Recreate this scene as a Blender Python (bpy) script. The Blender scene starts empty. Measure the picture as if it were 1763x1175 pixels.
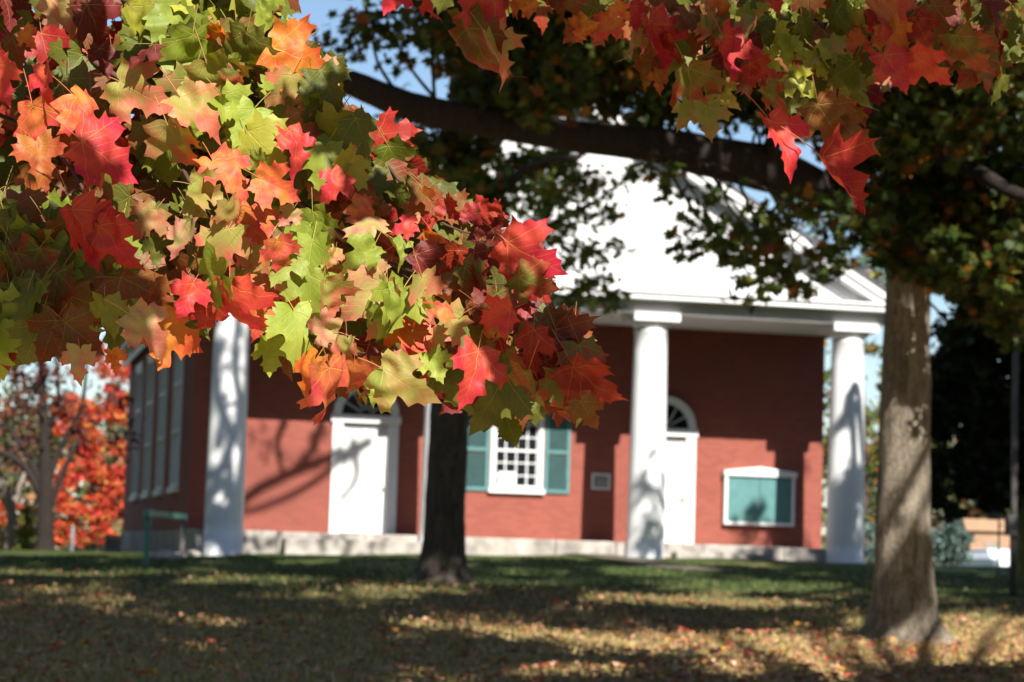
import bpy, bmesh, math, random
import numpy as np
from mathutils import Vector, Matrix, geometry
R = math.radians
scene = bpy.context.scene
COL = scene.collection
random.seed(7)
rng = np.random.default_rng(11)

# ------------------------------------------------------------------ camera
FPX, PITCH, ROLL, YAW = 4145.5, 0.08855, 0.03075, 0.2240
CAM = np.array([-5.2425, -48.517, -0.10])
F0 = np.array([math.sin(YAW), math.cos(YAW), 0.0])
R0 = np.array([math.cos(YAW), -math.sin(YAW), 0.0])
UPZ = np.array([0, 0, 1.0])
FW = F0 * math.cos(PITCH) + UPZ * math.sin(PITCH)
UU = -F0 * math.sin(PITCH) + UPZ * math.cos(PITCH)
RC = math.cos(ROLL) * R0 + math.sin(ROLL) * UU
UC = -math.sin(ROLL) * R0 + math.cos(ROLL) * UU
cam_d = bpy.data.cameras.new('camera')
cam = bpy.data.objects.new('camera', cam_d)
COL.objects.link(cam)
cam.matrix_world = Matrix(((RC[0], UC[0], -FW[0], CAM[0]), (RC[1], UC[1], -FW[1], CAM[1]),
                           (RC[2], UC[2], -FW[2], CAM[2]), (0, 0, 0, 1)))
cam_d.sensor_width = 36
cam_d.lens = 36 * FPX / 1763
cam_d.clip_start = 0.05
cam_d.clip_end = 2000
cam_d.dof.use_dof = True
cam_d.dof.focus_distance = 3.62
cam_d.dof.aperture_fstop = 10.4
cam_d.dof.aperture_blades = 0
scene.camera = cam

# ------------------------------------------------------------------ light
SUN = np.array([0.12, -1.0, 0.775]); SUN /= np.linalg.norm(SUN)       # towards the sun
w = bpy.data.worlds.new('World'); scene.world = w; w.use_nodes = True
nt = w.node_tree
sky = nt.nodes.new('ShaderNodeTexSky'); sky.sky_type = 'NISHITA'; sky.sun_disc = False
sky.sun_elevation = math.asin(SUN[2]); sky.sun_rotation = math.atan2(SUN[0], SUN[1])
sky.air_density = 1.0; sky.dust_density = 0.3; sky.ozone_density = 2.5
bg = nt.nodes['Background']; bg.inputs[1].default_value = 0.075
nt.links.new(sky.outputs[0], bg.inputs[0])
sd = bpy.data.lights.new('sun', 'SUN'); sd.energy = 5.0; sd.angle = R(0.53); sd.color = (1.0, 0.95, 0.87)
so = bpy.data.objects.new('sun', sd); COL.objects.link(so)
so.rotation_euler = Vector(SUN).to_track_quat('Z', 'Y').to_euler(); so.location = (0, -60, 40)
scene.view_settings.view_transform = 'Standard'; scene.view_settings.look = 'None'
scene.view_settings.exposure = 0.82; scene.view_settings.gamma = 1
scene.cycles.use_denoising = True
scene.cycles.max_bounces = 6; scene.cycles.diffuse_bounces = 1; scene.cycles.transparent_max_bounces = 4
scene.cycles.sample_clamp_indirect = 6

# ------------------------------------------------------------------ helpers
def ray(px, py):
    x = (px - 881.5) / FPX; y = -(py - 587.5) / FPX
    return FW + RC * x + UC * y
def at(px, py, Z):
    return CAM + ray(px, py) * Z
YT = [-150, -20, 0, 14, 22, 36, 42, 46, 49, 62, 90, 140, 400]
ZT = [-3.5, -1.9, -1.6, -0.90, -0.74, -0.56, -0.36, -0.12, -0.04, -0.05, -0.5, -1.6, -6]
def gz(x, y):
    x = np.asarray(x, float); y = np.asarray(y, float)
    b = np.interp(y + 48.5, YT, ZT)
    k = np.clip((y + 14) / 12, 0, 1); k = k * k * (3 - 2 * k)
    b = b - k * np.clip(0.032 * (7 - x), 0, 0.62)
    b = b + 0.02 * np.sin(x * 0.7 + y * 0.31) + 0.015 * np.sin(x * 1.9 - y * 0.83)
    return b
def on_ground(px, py):
    d = ray(px, py); t = 5.0
    while t < 300:
        p = CAM + d * t
        if p[2] < gz(p[0], p[1]): return p
        t += 0.05
    return CAM + d * 60

def tag(o, label=None, cat=None, group=None, kind=None):
    if label: o['label'] = label
    if cat: o['category'] = cat
    if group: o['group'] = group
    if kind: o['kind'] = kind
    return o
def empty(name, loc, label, cat, group=None, kind=None):
    o = bpy.data.objects.new(name, None); COL.objects.link(o); o.location = loc
    o.empty_display_size = 0.2
    return tag(o, label, cat, group, kind)
def link(name, me, mat, parent=None, smooth=False):
    o = bpy.data.objects.new(name, me); COL.objects.link(o)
    if mat: me.materials.append(mat)
    if parent:
        o.parent = parent
        o.matrix_parent_inverse = Matrix.Translation(parent.location).inverted() if parent.parent is None and parent.type == 'EMPTY' else Matrix()
    if smooth:
        me.polygons.foreach_set('use_smooth', [True] * len(me.polygons))
    return o

class MB:
    def __init__(s): s.v = []; s.f = []
    def box(s, x0, x1, y0, y1, z0, z1):
        b = len(s.v)
        s.v += [(x, y, z) for z in (z0, z1) for y in (y0, y1) for x in (x0, x1)]
        s.f += [tuple(b + i for i in q) for q in ((0, 2, 3, 1), (4, 5, 7, 6), (0, 1, 5, 4), (2, 6, 7, 3), (0, 4, 6, 2), (1, 3, 7, 5))]
    def prism(s, pts, y0, y1):           # polygon in xz extruded along y
        b = len(s.v); n = len(pts)
        s.v += [(x, y0, z) for x, z in pts] + [(x, y1, z) for x, z in pts]
        s.f.append(tuple(b + i for i in range(n))); s.f.append(tuple(b + n + i for i in reversed(range(n))))
        for i in range(n):
            j = (i + 1) % n; s.f.append((b + j, b + i, b + n + i, b + n + j))
    def obox(s, c, ax, ay, az):          # oriented box: centre and half-axis vectors
        b = len(s.v); c = np.array(c, float)
        for k in (-1, 1):
            for j in (-1, 1):
                for i in (-1, 1): s.v.append(tuple(c + i * np.array(ax) + j * np.array(ay) + k * np.array(az)))
        s.f += [tuple(b + i for i in q) for q in ((0, 2, 3, 1), (4, 5, 7, 6), (0, 1, 5, 4), (2, 6, 7, 3), (0, 4, 6, 2), (1, 3, 7, 5))]
    def lathe(s, cx, cy, prof, n=40):
        b = len(s.v)
        for r, z in prof:
            for i in range(n):
                a = 2 * math.pi * i / n; s.v.append((cx + r * math.cos(a), cy + r * math.sin(a), z))
        for k in range(len(prof) - 1):
            for i in range(n):
                j = (i + 1) % n
                s.f.append((b + k * n + i, b + k * n + j, b + (k + 1) * n + j, b + (k + 1) * n + i))
        s.f.append(tuple(b + i for i in reversed(range(n)))); s.f.append(tuple(b + (len(prof) - 1) * n + i for i in range(n)))
    def tube(s, pts, rad, n=10, rough=0.0, flare=0):
        pts = [np.array(p, float) for p in pts]; b = len(s.v)
        ref = np.array([0.31, 0.83, 0.2])
        for k, p in enumerate(pts):
            t = pts[min(k + 1, len(pts) - 1)] - pts[max(k - 1, 0)]; t /= np.linalg.norm(t) + 1e-9
            u = np.cross(t, ref); u /= np.linalg.norm(u) + 1e-9; v = np.cross(t, u)
            for i in range(n):
                a = 2 * math.pi * i / n
                r = rad[k] * (1 + rough * (math.sin(3 * a + k * .7) * .5 + random.uniform(-.5, .5)))
                if flare and k < flare: r *= 1 + 0.22 * (1 - k / flare) * max(0, math.sin(a * 2.5 + 1.0)) 
                s.v.append(tuple(p + r * (math.cos(a) * u + math.sin(a) * v)))
        for k in range(len(pts) - 1):
            for i in range(n):
                j = (i + 1) % n
                s.f.append((b + k * n + i, b + k * n + j, b + (k + 1) * n + j, b + (k + 1) * n + i))
        s.f.append(tuple(b + i for i in reversed(range(n)))); s.f.append(tuple(b + (len(pts) - 1) * n + i for i in range(n)))
    def build(s, name, mat, parent=None, smooth=False, bevel=0):
        me = bpy.data.meshes.new(name); me.from_pydata(s.v, [], s.f); me.validate(); me.update()
        bm = bmesh.new(); bm.from_mesh(me); bmesh.ops.recalc_face_normals(bm, faces=bm.faces); bm.to_mesh(me); bm.free()
        o = link(name, me, mat, parent, smooth)
        if bevel:
            m = o.modifiers.new('bevel', 'BEVEL'); m.width = bevel; m.segments = 2; m.limit_method = 'ANGLE'
        return o

def spline(P, n):
    P = [np.array(p, float) for p in P]; out = []
    Q = [2 * P[0] - P[1]] + P + [2 * P[-1] - P[-2]]
    for i in range(1, len(Q) - 2):
        for k in range(n):
            t = k / n; a, b, c, d = Q[i - 1], Q[i], Q[i + 1], Q[i + 2]
            out.append(.5 * (2 * b + (c - a) * t + (2 * a - 5 * b + 4 * c - d) * t * t + (3 * b - a - 3 * c + d) * t ** 3))
    out.append(P[-1]); return out

# ------------------------------------------------------------------ materials
class NT:
    def __init__(s, name):
        s.m = bpy.data.materials.new(name); s.m.use_nodes = True; s.t = s.m.node_tree
        s.p = s.t.nodes['Principled BSDF']; s.out = s.t.nodes['Material Output']
    def n(s, typ, **kw):
        nd = s.t.nodes.new(typ)
        for k, v in kw.items():
            if k.startswith('i_'): s.set(nd.inputs[int(k[2:])], v)
            else: setattr(nd, k, v)
        return nd
    def set(s, inp, v):
        if isinstance(v, bpy.types.NodeSocket): s.t.links.new(v, inp)
        else: inp.default_value = v
    def math(s, op, a, b=0.0, c=None, clamp=False):
        nd = s.t.nodes.new('ShaderNodeMath'); nd.operation = op; nd.use_clamp = clamp
        s.set(nd.inputs[0], a); s.set(nd.inputs[1], b)
        if c is not None: s.set(nd.inputs[2], c)
        return nd.outputs[0]
    def ramp(s, fac, stops):
        nd = s.t.nodes.new('ShaderNodeValToRGB'); s.set(nd.inputs[0], fac)
        e = nd.color_ramp.elements
        while len(e) < len(stops): e.new(0.5)
        for k, (p, c) in enumerate(stops): e[k].position = p; e[k].color = (*c, 1)
        return nd.outputs[0]
    def noise(s, scale, detail=4, vec=None, rough=.5, dist=0):
        nd = s.t.nodes.new('ShaderNodeTexNoise'); nd.inputs['Scale'].default_value = scale
        nd.inputs['Detail'].default_value = detail; nd.inputs['Roughness'].default_value = rough; nd.inputs['Distortion'].default_value = dist
        if vec is not None: s.t.links.new(vec, nd.inputs['Vector'])
        return nd.outputs[0]
    def coord(s, kind='Object', scale=None):
        o = s.t.nodes.new('ShaderNodeTexCoord').outputs[kind]
        if scale:
            mp = s.t.nodes.new('ShaderNodeMapping'); mp.inputs['Scale'].default_value = scale; s.t.links.new(o, mp.inputs[0]); o = mp.outputs[0]
        return o
    def mix(s, fac, a, b, mode='MIX'):
        nd = s.t.nodes.new('ShaderNodeMix'); nd.data_type = 'RGBA'; nd.blend_type = mode
        s.set(nd.inputs[0], fac)
        for k, v in ((6, a), (7, b)):
            if isinstance(v, tuple) and len(v) == 3: v = (*v, 1)
            s.set(nd.inputs[k], v)
        return nd.outputs[2]
    def base(s, c):
        if isinstance(c, tuple) and len(c) == 3: c = (*c, 1)
        s.set(s.p.inputs['Base Color'], c)
    def bump(s, h, strength=.4, dist=.02):
        b = s.t.nodes.new('ShaderNodeBump'); b.inputs['Strength'].default_value = strength; b.inputs['Distance'].default_value = dist
        s.set(b.inputs['Height'], h); s.t.links.new(b.outputs[0], s.p.inputs['Normal'])

def simple(name, c, rough=.6, var=.15, scale=6, spec=.4):
    t = NT(name); nz = t.noise(scale, 5, t.coord())
    lo = tuple(x * (1 - var) for x in c); hi = tuple(min(1, x * (1 + var * .6)) for x in c)
    t.base(t.ramp(nz, [(.3, lo), (.7, hi)])); t.p.inputs['Roughness'].default_value = rough
    t.p.inputs['Specular IOR Level'].default_value = spec
    t.bump(nz, .15, .01)
    return t.m
def brick_mat():
    t = NT('red_brick')
    geo = t.n('ShaderNodeNewGeometry'); sep = t.n('ShaderNodeSeparateXYZ', i_0=geo.outputs['Position'])
    xy = t.math('ADD', sep.outputs[0], sep.outputs[1])
    cmb = t.n('ShaderNodeCombineXYZ', i_0=xy, i_1=sep.outputs[2])
    b = t.n('ShaderNodeTexBrick'); t.t.links.new(cmb.outputs[0], b.inputs['Vector'])
    b.inputs['Scale'].default_value = 1.0; b.inputs['Brick Width'].default_value = .215; b.inputs['Row Height'].default_value = .075
    b.inputs['Mortar Size'].default_value = .006; b.inputs['Mortar Smooth'].default_value = .2; b.inputs['Bias'].default_value = -.2
    b.inputs['Color1'].default_value = (.30, .074, .050, 1); b.inputs['Color2'].default_value = (.20, .045, .034, 1)
    b.inputs['Mortar'].default_value = (.26, .12, .09, 1)
    nz = t.noise(.9, 6, geo.outputs['Position'], .65); n2 = t.noise(.35, 3, geo.outputs['Position'])
    c = t.mix(t.math('MULTIPLY', nz, .5), b.outputs[0], (.33, .085, .052)); c = t.mix(t.math('MULTIPLY', t.math('SUBTRACT', n2, .45, clamp=True), 2.2, clamp=True), c, (.19, .05, .038)); t.base(c)
    t.p.inputs['Roughness'].default_value = .85; t.bump(b.outputs['Fac'], -.3, .01)
    return t.m
def bark_mat(name, dark, light, scale=1.0):
    t = NT(name); co = t.coord('Object', (9 * scale, 9 * scale, 1.6 * scale))
    n1 = t.noise(1.6, 8, co, .65, 1.2); n2 = t.noise(3, 4, t.coord())
    c = t.ramp(n1, [(.38, dark), (.58, light)])
    c = t.mix(t.math('MULTIPLY', n2, .5), c, tuple(x * .8 for x in light))
    t.p.inputs['Roughness'].default_value = .9; vo = t.n('ShaderNodeTexVoronoi', feature='DISTANCE_TO_EDGE'); t.t.links.new(t.coord('Object', (11 * scale, 11 * scale, 2.4 * scale)), vo.inputs['Vector'])
    crack = t.math('SUBTRACT', 1.0, t.math('MULTIPLY', vo.outputs[0], 9.0), clamp=True); t.base(t.mix(t.math('MULTIPLY', crack, .65), c, tuple(x * .5 for x in dark)))
    t.bump(t.math('ADD', n1, t.math('MINIMUM', t.math('MULTIPLY', vo.outputs[0], 4.0), .7)), .55, .02)
    return t.m
def tree_leaf_mat(name, trans=.35, rough=.5):
    t = NT(name); a = t.n('ShaderNodeAttribute', attribute_name='colA').outputs['Color']
    t.base(a); t.p.inputs['Roughness'].default_value = rough; t.p.inputs['Specular IOR Level'].default_value = .35
    tr = t.n('ShaderNodeBsdfTranslucent'); t.t.links.new(a, tr.inputs[0])
    mx = t.n('ShaderNodeMixShader'); mx.inputs[0].default_value = trans
    t.t.links.new(t.p.outputs[0], mx.inputs[1]); t.t.links.new(tr.outputs[0], mx.inputs[2]); t.t.links.new(mx.outputs[0], t.out.inputs[0])
    return t.m
def maple_mat():
    t = NT('maple_leaf_blade')
    uv = t.n('ShaderNodeAttribute', attribute_name='lco').outputs['Vector']     # leaf coordinates, z = leaf seed
    A = t.n('ShaderNodeAttribute', attribute_name='colA').outputs['Color']
    B = t.n('ShaderNodeAttribute', attribute_name='colB').outputs['Color']
    s = t.n('ShaderNodeSeparateXYZ', i_0=uv)
    ax = t.math('ABSOLUTE', s.outputs[0]); y = s.outputs[1]
    veins = None; sec = None
    for dx, dy, wd, lim in ((0, 1, .017, .30), (.904, .428, .014, .20), (.952, -.305, .010, .10)):
        a = t.math('ADD', t.math('MULTIPLY', ax, dx), t.math('MULTIPLY', y, dy))
        b = t.math('ABSOLUTE', t.math('SUBTRACT', t.math('MULTIPLY', ax, dy), t.math('MULTIPLY', y, dx)))
        wv = t.math('MULTIPLY', t.math('SUBTRACT', 1.15, a), wd)
        pos = t.math('GREATER_THAN', a, 0.0)
        m = t.math('MULTIPLY', t.math('SUBTRACT', 1.0, t.math('DIVIDE', b, wv), clamp=True), pos)
        veins = m if veins is None else t.math('MAXIMUM', veins, m)
        q = t.math('FRACT', t.math('MULTIPLY', t.math('SUBTRACT', a, t.math('MULTIPLY', b, .85)), 6.5))
        m2 = t.math('MULTIPLY', t.math('SUBTRACT', 1.0, t.math('DIVIDE', q, .10), clamp=True), t.math('LESS_THAN', b, lim))
        m2 = t.math('MULTIPLY', m2, pos); sec = m2 if sec is None else t.math('MAXIMUM', sec, m2)
    sec = t.math('MULTIPLY', sec, .45); v = t.math('MAXIMUM', veins, sec)
    n1 = t.noise(2.2, 3, uv, .6); n2 = t.noise(9, 4, uv, .6); n3 = t.noise(38, 2, uv, .6)
    r = t.math('POWER', t.math('ADD', t.math('MULTIPLY', ax, ax), t.math('MULTIPLY', y, y)), .5)
    f = t.math('ADD', t.math('MULTIPLY', n1, 1.5), t.math('MULTIPLY', r, .45)); f = t.math('ADD', f, t.math('MULTIPLY', n2, .35))
    f = t.math('SUBTRACT', f, t.math('MULTIPLY', v, .25))
    mr = t.n('ShaderNodeMapRange', interpolation_type='SMOOTHSTEP'); t.set(mr.inputs[0], f); mr.inputs[1].default_value = .85; mr.inputs[2].default_value = 1.45
    c = t.mix(mr.outputs[0], A, B)
    c = t.mix(t.math('MULTIPLY', n3, .16), c, (.10, .06, .02))
    sp = t.math('GREATER_THAN', n2, .735); c = t.mix(t.math('MULTIPLY', sp, .7), c, (.10, .045, .02))       # blight specks
    vc = t.mix(.55, c, (.80, .55, .16)); c = t.mix(t.math('MULTIPLY', v, .6), c, vc)
    t.base(c); t.p.inputs['Roughness'].default_value = .5; t.p.inputs['Specular IOR Level'].default_value = .38
    t.bump(t.math('ADD', t.math('MULTIPLY', v, -.8), t.math('MULTIPLY', n2, .6)), .5, .0016)
    hs = t.n('ShaderNodeHueSaturation'); hs.inputs['Saturation'].default_value = 1.25; hs.inputs['Value'].default_value = .95; t.t.links.new(c, hs.inputs['Color'])
    tr = t.n('ShaderNodeBsdfTranslucent'); t.t.links.new(hs.outputs[0], tr.inputs[0])
    mx = t.n('ShaderNodeMixShader'); mx.inputs[0].default_value = .30
    t.t.links.new(t.p.outputs[0], mx.inputs[1]); t.t.links.new(tr.outputs[0], mx.inputs[2]); t.t.links.new(mx.outputs[0], t.out.inputs[0])
    return t.m
def ground_mat():
    t = NT('lawn'); co = t.coord()
    n1 = t.noise(.35, 5, co); n2 = t.noise(5, 6, co, .7); n3 = t.noise(28, 3, co, .7)
    far = t.n('ShaderNodeSeparateXYZ', i_0=co).outputs[1]
    k = t.n('ShaderNodeMapRange', i_1=-30.0, i_2=-12.0); t.set(k.inputs[0], far)
    dry = t.ramp(t.math('ADD', t.math('MULTIPLY', n2, .7), t.math('MULTIPLY', n3, .3)), [(.35, (.20, .17, .055)), (.5, (.44, .31, .13)), (.62, (.60, .38, .22))])
    grn = t.ramp(n2, [(.3, (.035, .06, .018)), (.7, (.085, .115, .035))])
    f = t.math('ADD', k.outputs[0], t.math('MULTIPLY', t.math('SUBTRACT', n1, .5), 1.2), clamp=True)
    t.base(t.mix(f, dry, grn)); t.p.inputs['Roughness'].default_value = .95; t.p.inputs['Specular IOR Level'].default_value = .1
    t.bump(t.math('ADD', n2, n3), .5, .03)
    return t.m
def glass_mat(name='dark_window_glass', c=(.012, .016, .02)):
    t = NT(name); t.base(c); t.p.inputs['Roughness'].default_value = .12; t.p.inputs['Specular IOR Level'].default_value = .22
    return t.m
def boards_mat():
    t = NT('white_boards'); geo = t.n('ShaderNodeNewGeometry'); sep = t.n('ShaderNodeSeparateXYZ', i_0=geo.outputs['Position'])
    q = t.math('FRACT', t.math('MULTIPLY', sep.outputs[2], 7.5)); nz = t.noise(3, 5, geo.outputs['Position'])
    g = t.math('LESS_THAN', q, .08)
    t.base(t.mix(t.math('MULTIPLY', g, .6), t.ramp(nz, [(.3, (.76, .76, .77)), (.7, (.84, .84, .84))]), (.45, .46, .48)))
    t.bump(q, .5, .02); t.p.inputs['Roughness'].default_value = .6
    return t.m
def roof_mat():
    t = NT('shingles'); co = t.coord(); b = t.n('ShaderNodeTexBrick'); t.t.links.new(co, b.inputs['Vector'])
    b.inputs['Scale'].default_value = 2.2; b.inputs['Color1'].default_value = (.13, .13, .135, 1); b.inputs['Color2'].default_value = (.09, .09, .10, 1); b.inputs['Mortar'].default_value = (.04, .04, .04, 1)
    b.inputs['Mortar Size'].default_value = .01; t.base(b.outputs[0]); t.p.inputs['Roughness'].default_value = .9
    return t.m

M = dict(
    brick=brick_mat(), white=simple('white_paint', (.82, .82, .82), .5, .07, 2), boards=boards_mat(), roof=roof_mat(),
    stone=simple('pale_stone', (.42, .38, .34), .9, .45, 3), teal=simple('teal_paint', (.095, .235, .235), .55, .12, 5),
    glass=glass_mat(), ceil=simple('porch_ceiling_paint', (.70, .66, .64), .7, .06, 2),
    bark_r=bark_mat('grey_maple_bark', (.10, .08, .06), (.38, .32, .24)), bark_l=bark_mat('dark_bark', (.035, .028, .022), (.13, .10, .075)),
    bark_limb=bark_mat('black_brown_bark', (.012, .009, .008), (.045, .03, .024)), bark_pale=bark_mat('pale_bark', (.22, .18, .15), (.50, .42, .36)),
    bark_moss=bark_mat('mossy_bark', (.08, .09, .02), (.25, .26, .07)),
    twig=simple('twig_bark', (.10, .05, .035), .8, .3, 20), leaf=maple_mat(), tleaf=tree_leaf_mat('tree_leaves', .35), fleaf=tree_leaf_mat('fallen_leaf_litter', .1, .8),
    needle=tree_leaf_mat('dense_foliage', .15, .8), lawn=ground_mat(), path=simple('worn_concrete', (.13, .11, .075), .95, .3, 3),
    gpaint=simple('green_paint', (.10, .30, .22), .6, .2, 9), metal=simple('grey_metal', (.16, .17, .19), .5, .2, 5), wood=simple('weathered_and_shaded_post', (.14, .13, .13), .8, .25, 5),
    brass=simple('brass', (.5, .36, .12), .35, .1, 5), carpaint=simple('white_car_paint', (.78, .80, .83), .25, .04, 3, .6), tyre=simple('black_rubber', (.02, .02, .02), .8, .2, 8),
    tan=simple('tan_siding', (.42, .25, .15), .8, .12, 2), paper=simple('white_paper', (.85, .85, .84), .7, .03, 5), rim=simple('alloy', (.5, .5, .52), .35, .1, 5),
)

# ------------------------------------------------------------------ ground
def build_ground():
    xs = np.concatenate([np.arange(-160, -24, 8.), np.arange(-24, 30, .6), np.arange(30, 200, 8.)])
    ys = np.concatenate([np.arange(-75, -50, 5.), np.arange(-50, 5, .5), np.arange(5, 60, 4.), np.arange(60, 420, 20.)])
    X, Y = np.meshgrid(xs, ys); Z = gz(X, Y)
    V = np.stack([X, Y, Z], -1).reshape(-1, 3); nx = len(xs); ny = len(ys)
    F = [(j * nx + i, j * nx + i + 1, (j + 1) * nx + i + 1, (j + 1) * nx + i) for j in range(ny - 1) for i in range(nx - 1)]
    me = bpy.data.meshes.new('ground'); me.from_pydata(V.tolist(), [], F)
    tag(link('ground', me, M['lawn'], None, True), kind='structure', label='leaf strewn lawn rising towards the brick building')
build_ground()
def build_path():
    c = spline([(7.6, 0.1, 0), (7.7, -2, 0), (8.0, -4, 0), (8.5, -5.5, 0)], 8)
    v = []; f = []
    for k, p in enumerate(c):
        q = c[min(k + 1, len(c) - 1)] - c[max(k - 1, 0)]; n = np.array([-q[1], q[0], 0]); n /= np.linalg.norm(n)
        for s in (-.55, -.2, .2, .55):
            a = p + n * s; v.append((a[0], a[1], float(gz(a[0], a[1])) + .03))
    for k in range(len(c) - 1):
        for i in range(3): b = k * 4 + i; f.append((b, b + 1, b + 5, b + 4))
    me = bpy.data.meshes.new('path'); me.from_pydata(v, [], f); tag(link('path', me, M['path'], None, True), kind='structure', label='worn narrow path crossing the lawn to the porch')
build_path()

# ------------------------------------------------------------------ building (x along the front, y into the building)
S = 4.4; XC = 6.6; E_ = .47; YD = 2.69; XL = -E_; XR = 3 * S + E_; YB = 23.1; PZ = .24; CZ = 5.03; ZG = -1.2
def build_building():
    T = empty('meeting_house', (XC, 0, 0), 'red brick meeting house with a white pedimented portico on four round columns', 'building')
    # brick walls
    m = MB(); yF0, yF1 = YD, YD + .35
    def fw(x0, x1, z0, z1): m.box(x0, x1, yF0, yF1, z0, z1)
    D = [(2.62, 3.88), (9.32, 10.58)]; W = (6.08, 7.14)
    fw(XL, D[0][0], PZ, CZ + .2); fw(D[0][1], W[0], PZ, CZ + .2); fw(W[1], D[1][0], PZ, CZ + .2); fw(D[1][1], XR, PZ, CZ + .2)
    for d in D: fw(d[0], d[1], 2.74, CZ + .2)
    fw(W[0], W[1], PZ, 1.25); fw(W[0], W[1], 3.12, CZ + .2)
    SW = [6.3, 10.4, 14.5, 18.6, 22.0]; hw = 1.0
    edges = [YD + .35]
    for c in SW[:4]: edges += [c - hw, c + hw]
    edges.append(YB)
    for a in range(0, len(edges), 2): m.box(XL, XL + .35, edges[a], edges[a + 1], PZ - .1, CZ + .2)
    for c in SW[:4]:
        m.box(XL, XL + .35, c - hw, c + hw, PZ - .1, 1.12); m.box(XL, XL + .35, c - hw, c + hw, 4.75, CZ + .2)
    m.box(XR - .35, XR, YD + .35, YB, PZ, CZ + .2); m.box(XL + .35, XR - .35, YB - .35, YB, PZ, CZ + .2)
    m.build('wall', M['brick'], T)
    m = MB(); m.box(XL + .4, XR - .4, YD + .6, YB - .4, PZ, 5.0); m.build('interior', simple('dark_interior', (.03, .03, .035), .9), T)
    # foundation and porch floor
    m = MB(); m.box(XL - .04, XR + .04, YD - .05, YB + .04, ZG, PZ - .02); m.build('foundation', M['stone'], T, bevel=.01)
    m = MB()
    xs = [-.55, 1.1, 2.9, 4.6, 6.9, 8.2, 10.1, 11.9, 13.75]
    for a, b in zip(xs[:-1], xs[1:]): m.box(a + .006, b - .006, .12 + random.uniform(-.02, .02), YD - .06, ZG, PZ + random.uniform(-.012, .012))
    m.build('porch_floor', M['stone'], T, bevel=.02)
    m = MB(); m.box(1.2, 4.0, -.35, .09, ZG, .10); m.build('step', M['stone'], T, bevel=.02)
    m = MB(); m.box(9.4, 11.4, -.3, .09, ZG, .07); m.build('step', M['stone'], T, bevel=.02)
    # columns
    for i in range(4):
        m = MB(); rb, rt = .395, .345
        prof = [(rb, ZG), (rb, .0)]
        for k in range(13):
            u = k / 12; prof.append((rb + (rt - rb) * (u ** 1.6) , u * 4.62))
        prof += [(rt + .02, 4.64), (rt + .02, 4.67), (rt, 4.68), (rt, 4.73), (rt + .03, 4.75), (rt + .09, 4.80), (rt + .12, 4.84)]
        m.lathe(i * S, 0, prof, 48)
        c = m.build('column', M['white'], T, True)
        c.data.polygons[len(c.data.polygons) - 1].use_smooth = False
        m = MB(); m.box(i * S - .50, i * S + .50, -.50, .50, 4.845, CZ - .004); m.build('abacus', M['white'], c, bevel=.01)
    # entablature
    m = MB(); m.box(-.62, 13.82, -.36, YD - .004, CZ, CZ + .06); m.build('porch_ceiling', M['ceil'], T)
    m = MB(); m.box(-.64, 13.84, -.40, -.365, CZ - .02, CZ + .24); m.box(-.68, -.645, -.40, YB, CZ - .02, CZ + .24); m.box(13.845, 13.88, -.40, YB, CZ - .02, CZ + .24)
    m.build('frieze', M['white'], T)
    m = MB(); ex = .98
    m.box(-ex, 13.2 + ex, -.74, -.10, CZ + .245, CZ + .36); m.box(-ex - .05, 13.2 + ex + .05, -.80, -.10, CZ + .362, CZ + .43)
    m.box(-ex, -.60, -.098, YB + .3, CZ + .245, CZ + .43); m.box(13.80, 13.2 + ex, -.098, YB + .3, CZ + .245, CZ + .43)
    m.build('cornice', M['white'], T, bevel=.008)
    # pediment
    zr, k = 9.72, .572; zb = CZ + .432; hwid = (zr - zb) / k
    m = MB(); zi = zr - .42; hi = (zi - zb) / k
    m.prism([(XC - hi, zb), (XC + hi, zb), (XC, zi)], -.36, -.20); m.build('pediment', M['boards'], T)
    def rake(y0, y1, top, bot):
        mm = MB()
        for sgn in (-1, 1):
            h1 = (top - zb) / k; h2 = (bot - zb) / k
            pts = [(XC, top), (XC + sgn * h1, zb), (XC + sgn * max(h2, 0), zb), (XC, bot)]
            mm.prism(pts if sgn > 0 else pts[::-1], y0, y1)
        return mm
    rake(-.74, -.363, 9.72, 9.44).build('raking_cornice', M['white'], T)
    rake(-.80, -.745, 9.76, 9.60).build('raking_moulding', M['white'], T)
    rake(-.43, -.364, 9.435, 9.20).build('raking_board', M['white'], T)
    m = MB()
    for sgn in (-1, 1):
        h = (9.77 - 5.40) / k
        pts = [(XC, 9.86), (XC + sgn * h, 5.49), (XC + sgn * h, 5.40), (XC, 9.77)]
        m.prism(pts if sgn > 0 else pts[::-1], -.83, YB + .4)
    m.build('roof', M['roof'], T)
    m = MB(); m.prism([(XL, CZ + .21), (XR, CZ + .21), (XC, 9.2)], YB - .3, YB); m.build('rear_gable', M['brick'], T)
    # doors
    for x0, x1 in D:
        cx = (x0 + x1) / 2
        m = MB(); m.box(x0 - .09, x0 + .14, YD - .07, YD + .13, PZ, 2.62); m.box(x1 - .14, x1 + .09, YD - .07, YD + .13, PZ, 2.62)
        m.box(x0 - .13, x1 + .13, YD - .10, YD + .13, 2.624, 2.80)
        fr = m.build('door_frame', M['white'], T, bevel=.01)
        m = MB(); n = 28; ro, ri = .715, .54; zc = 2.803
        for q in range(n):
            a0, a1 = math.pi * q / n, math.pi * (q + 1) / n
            m.prism([(cx + ro * math.cos(a0), zc + ro * math.sin(a0)), (cx + ro * math.cos(a1), zc + ro * math.sin(a1)), (cx + ri * math.cos(a1), zc + ri * math.sin(a1)), (cx + ri * math.cos(a0), zc + ri * math.sin(a0))], YD - .07, YD - .002)
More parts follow.
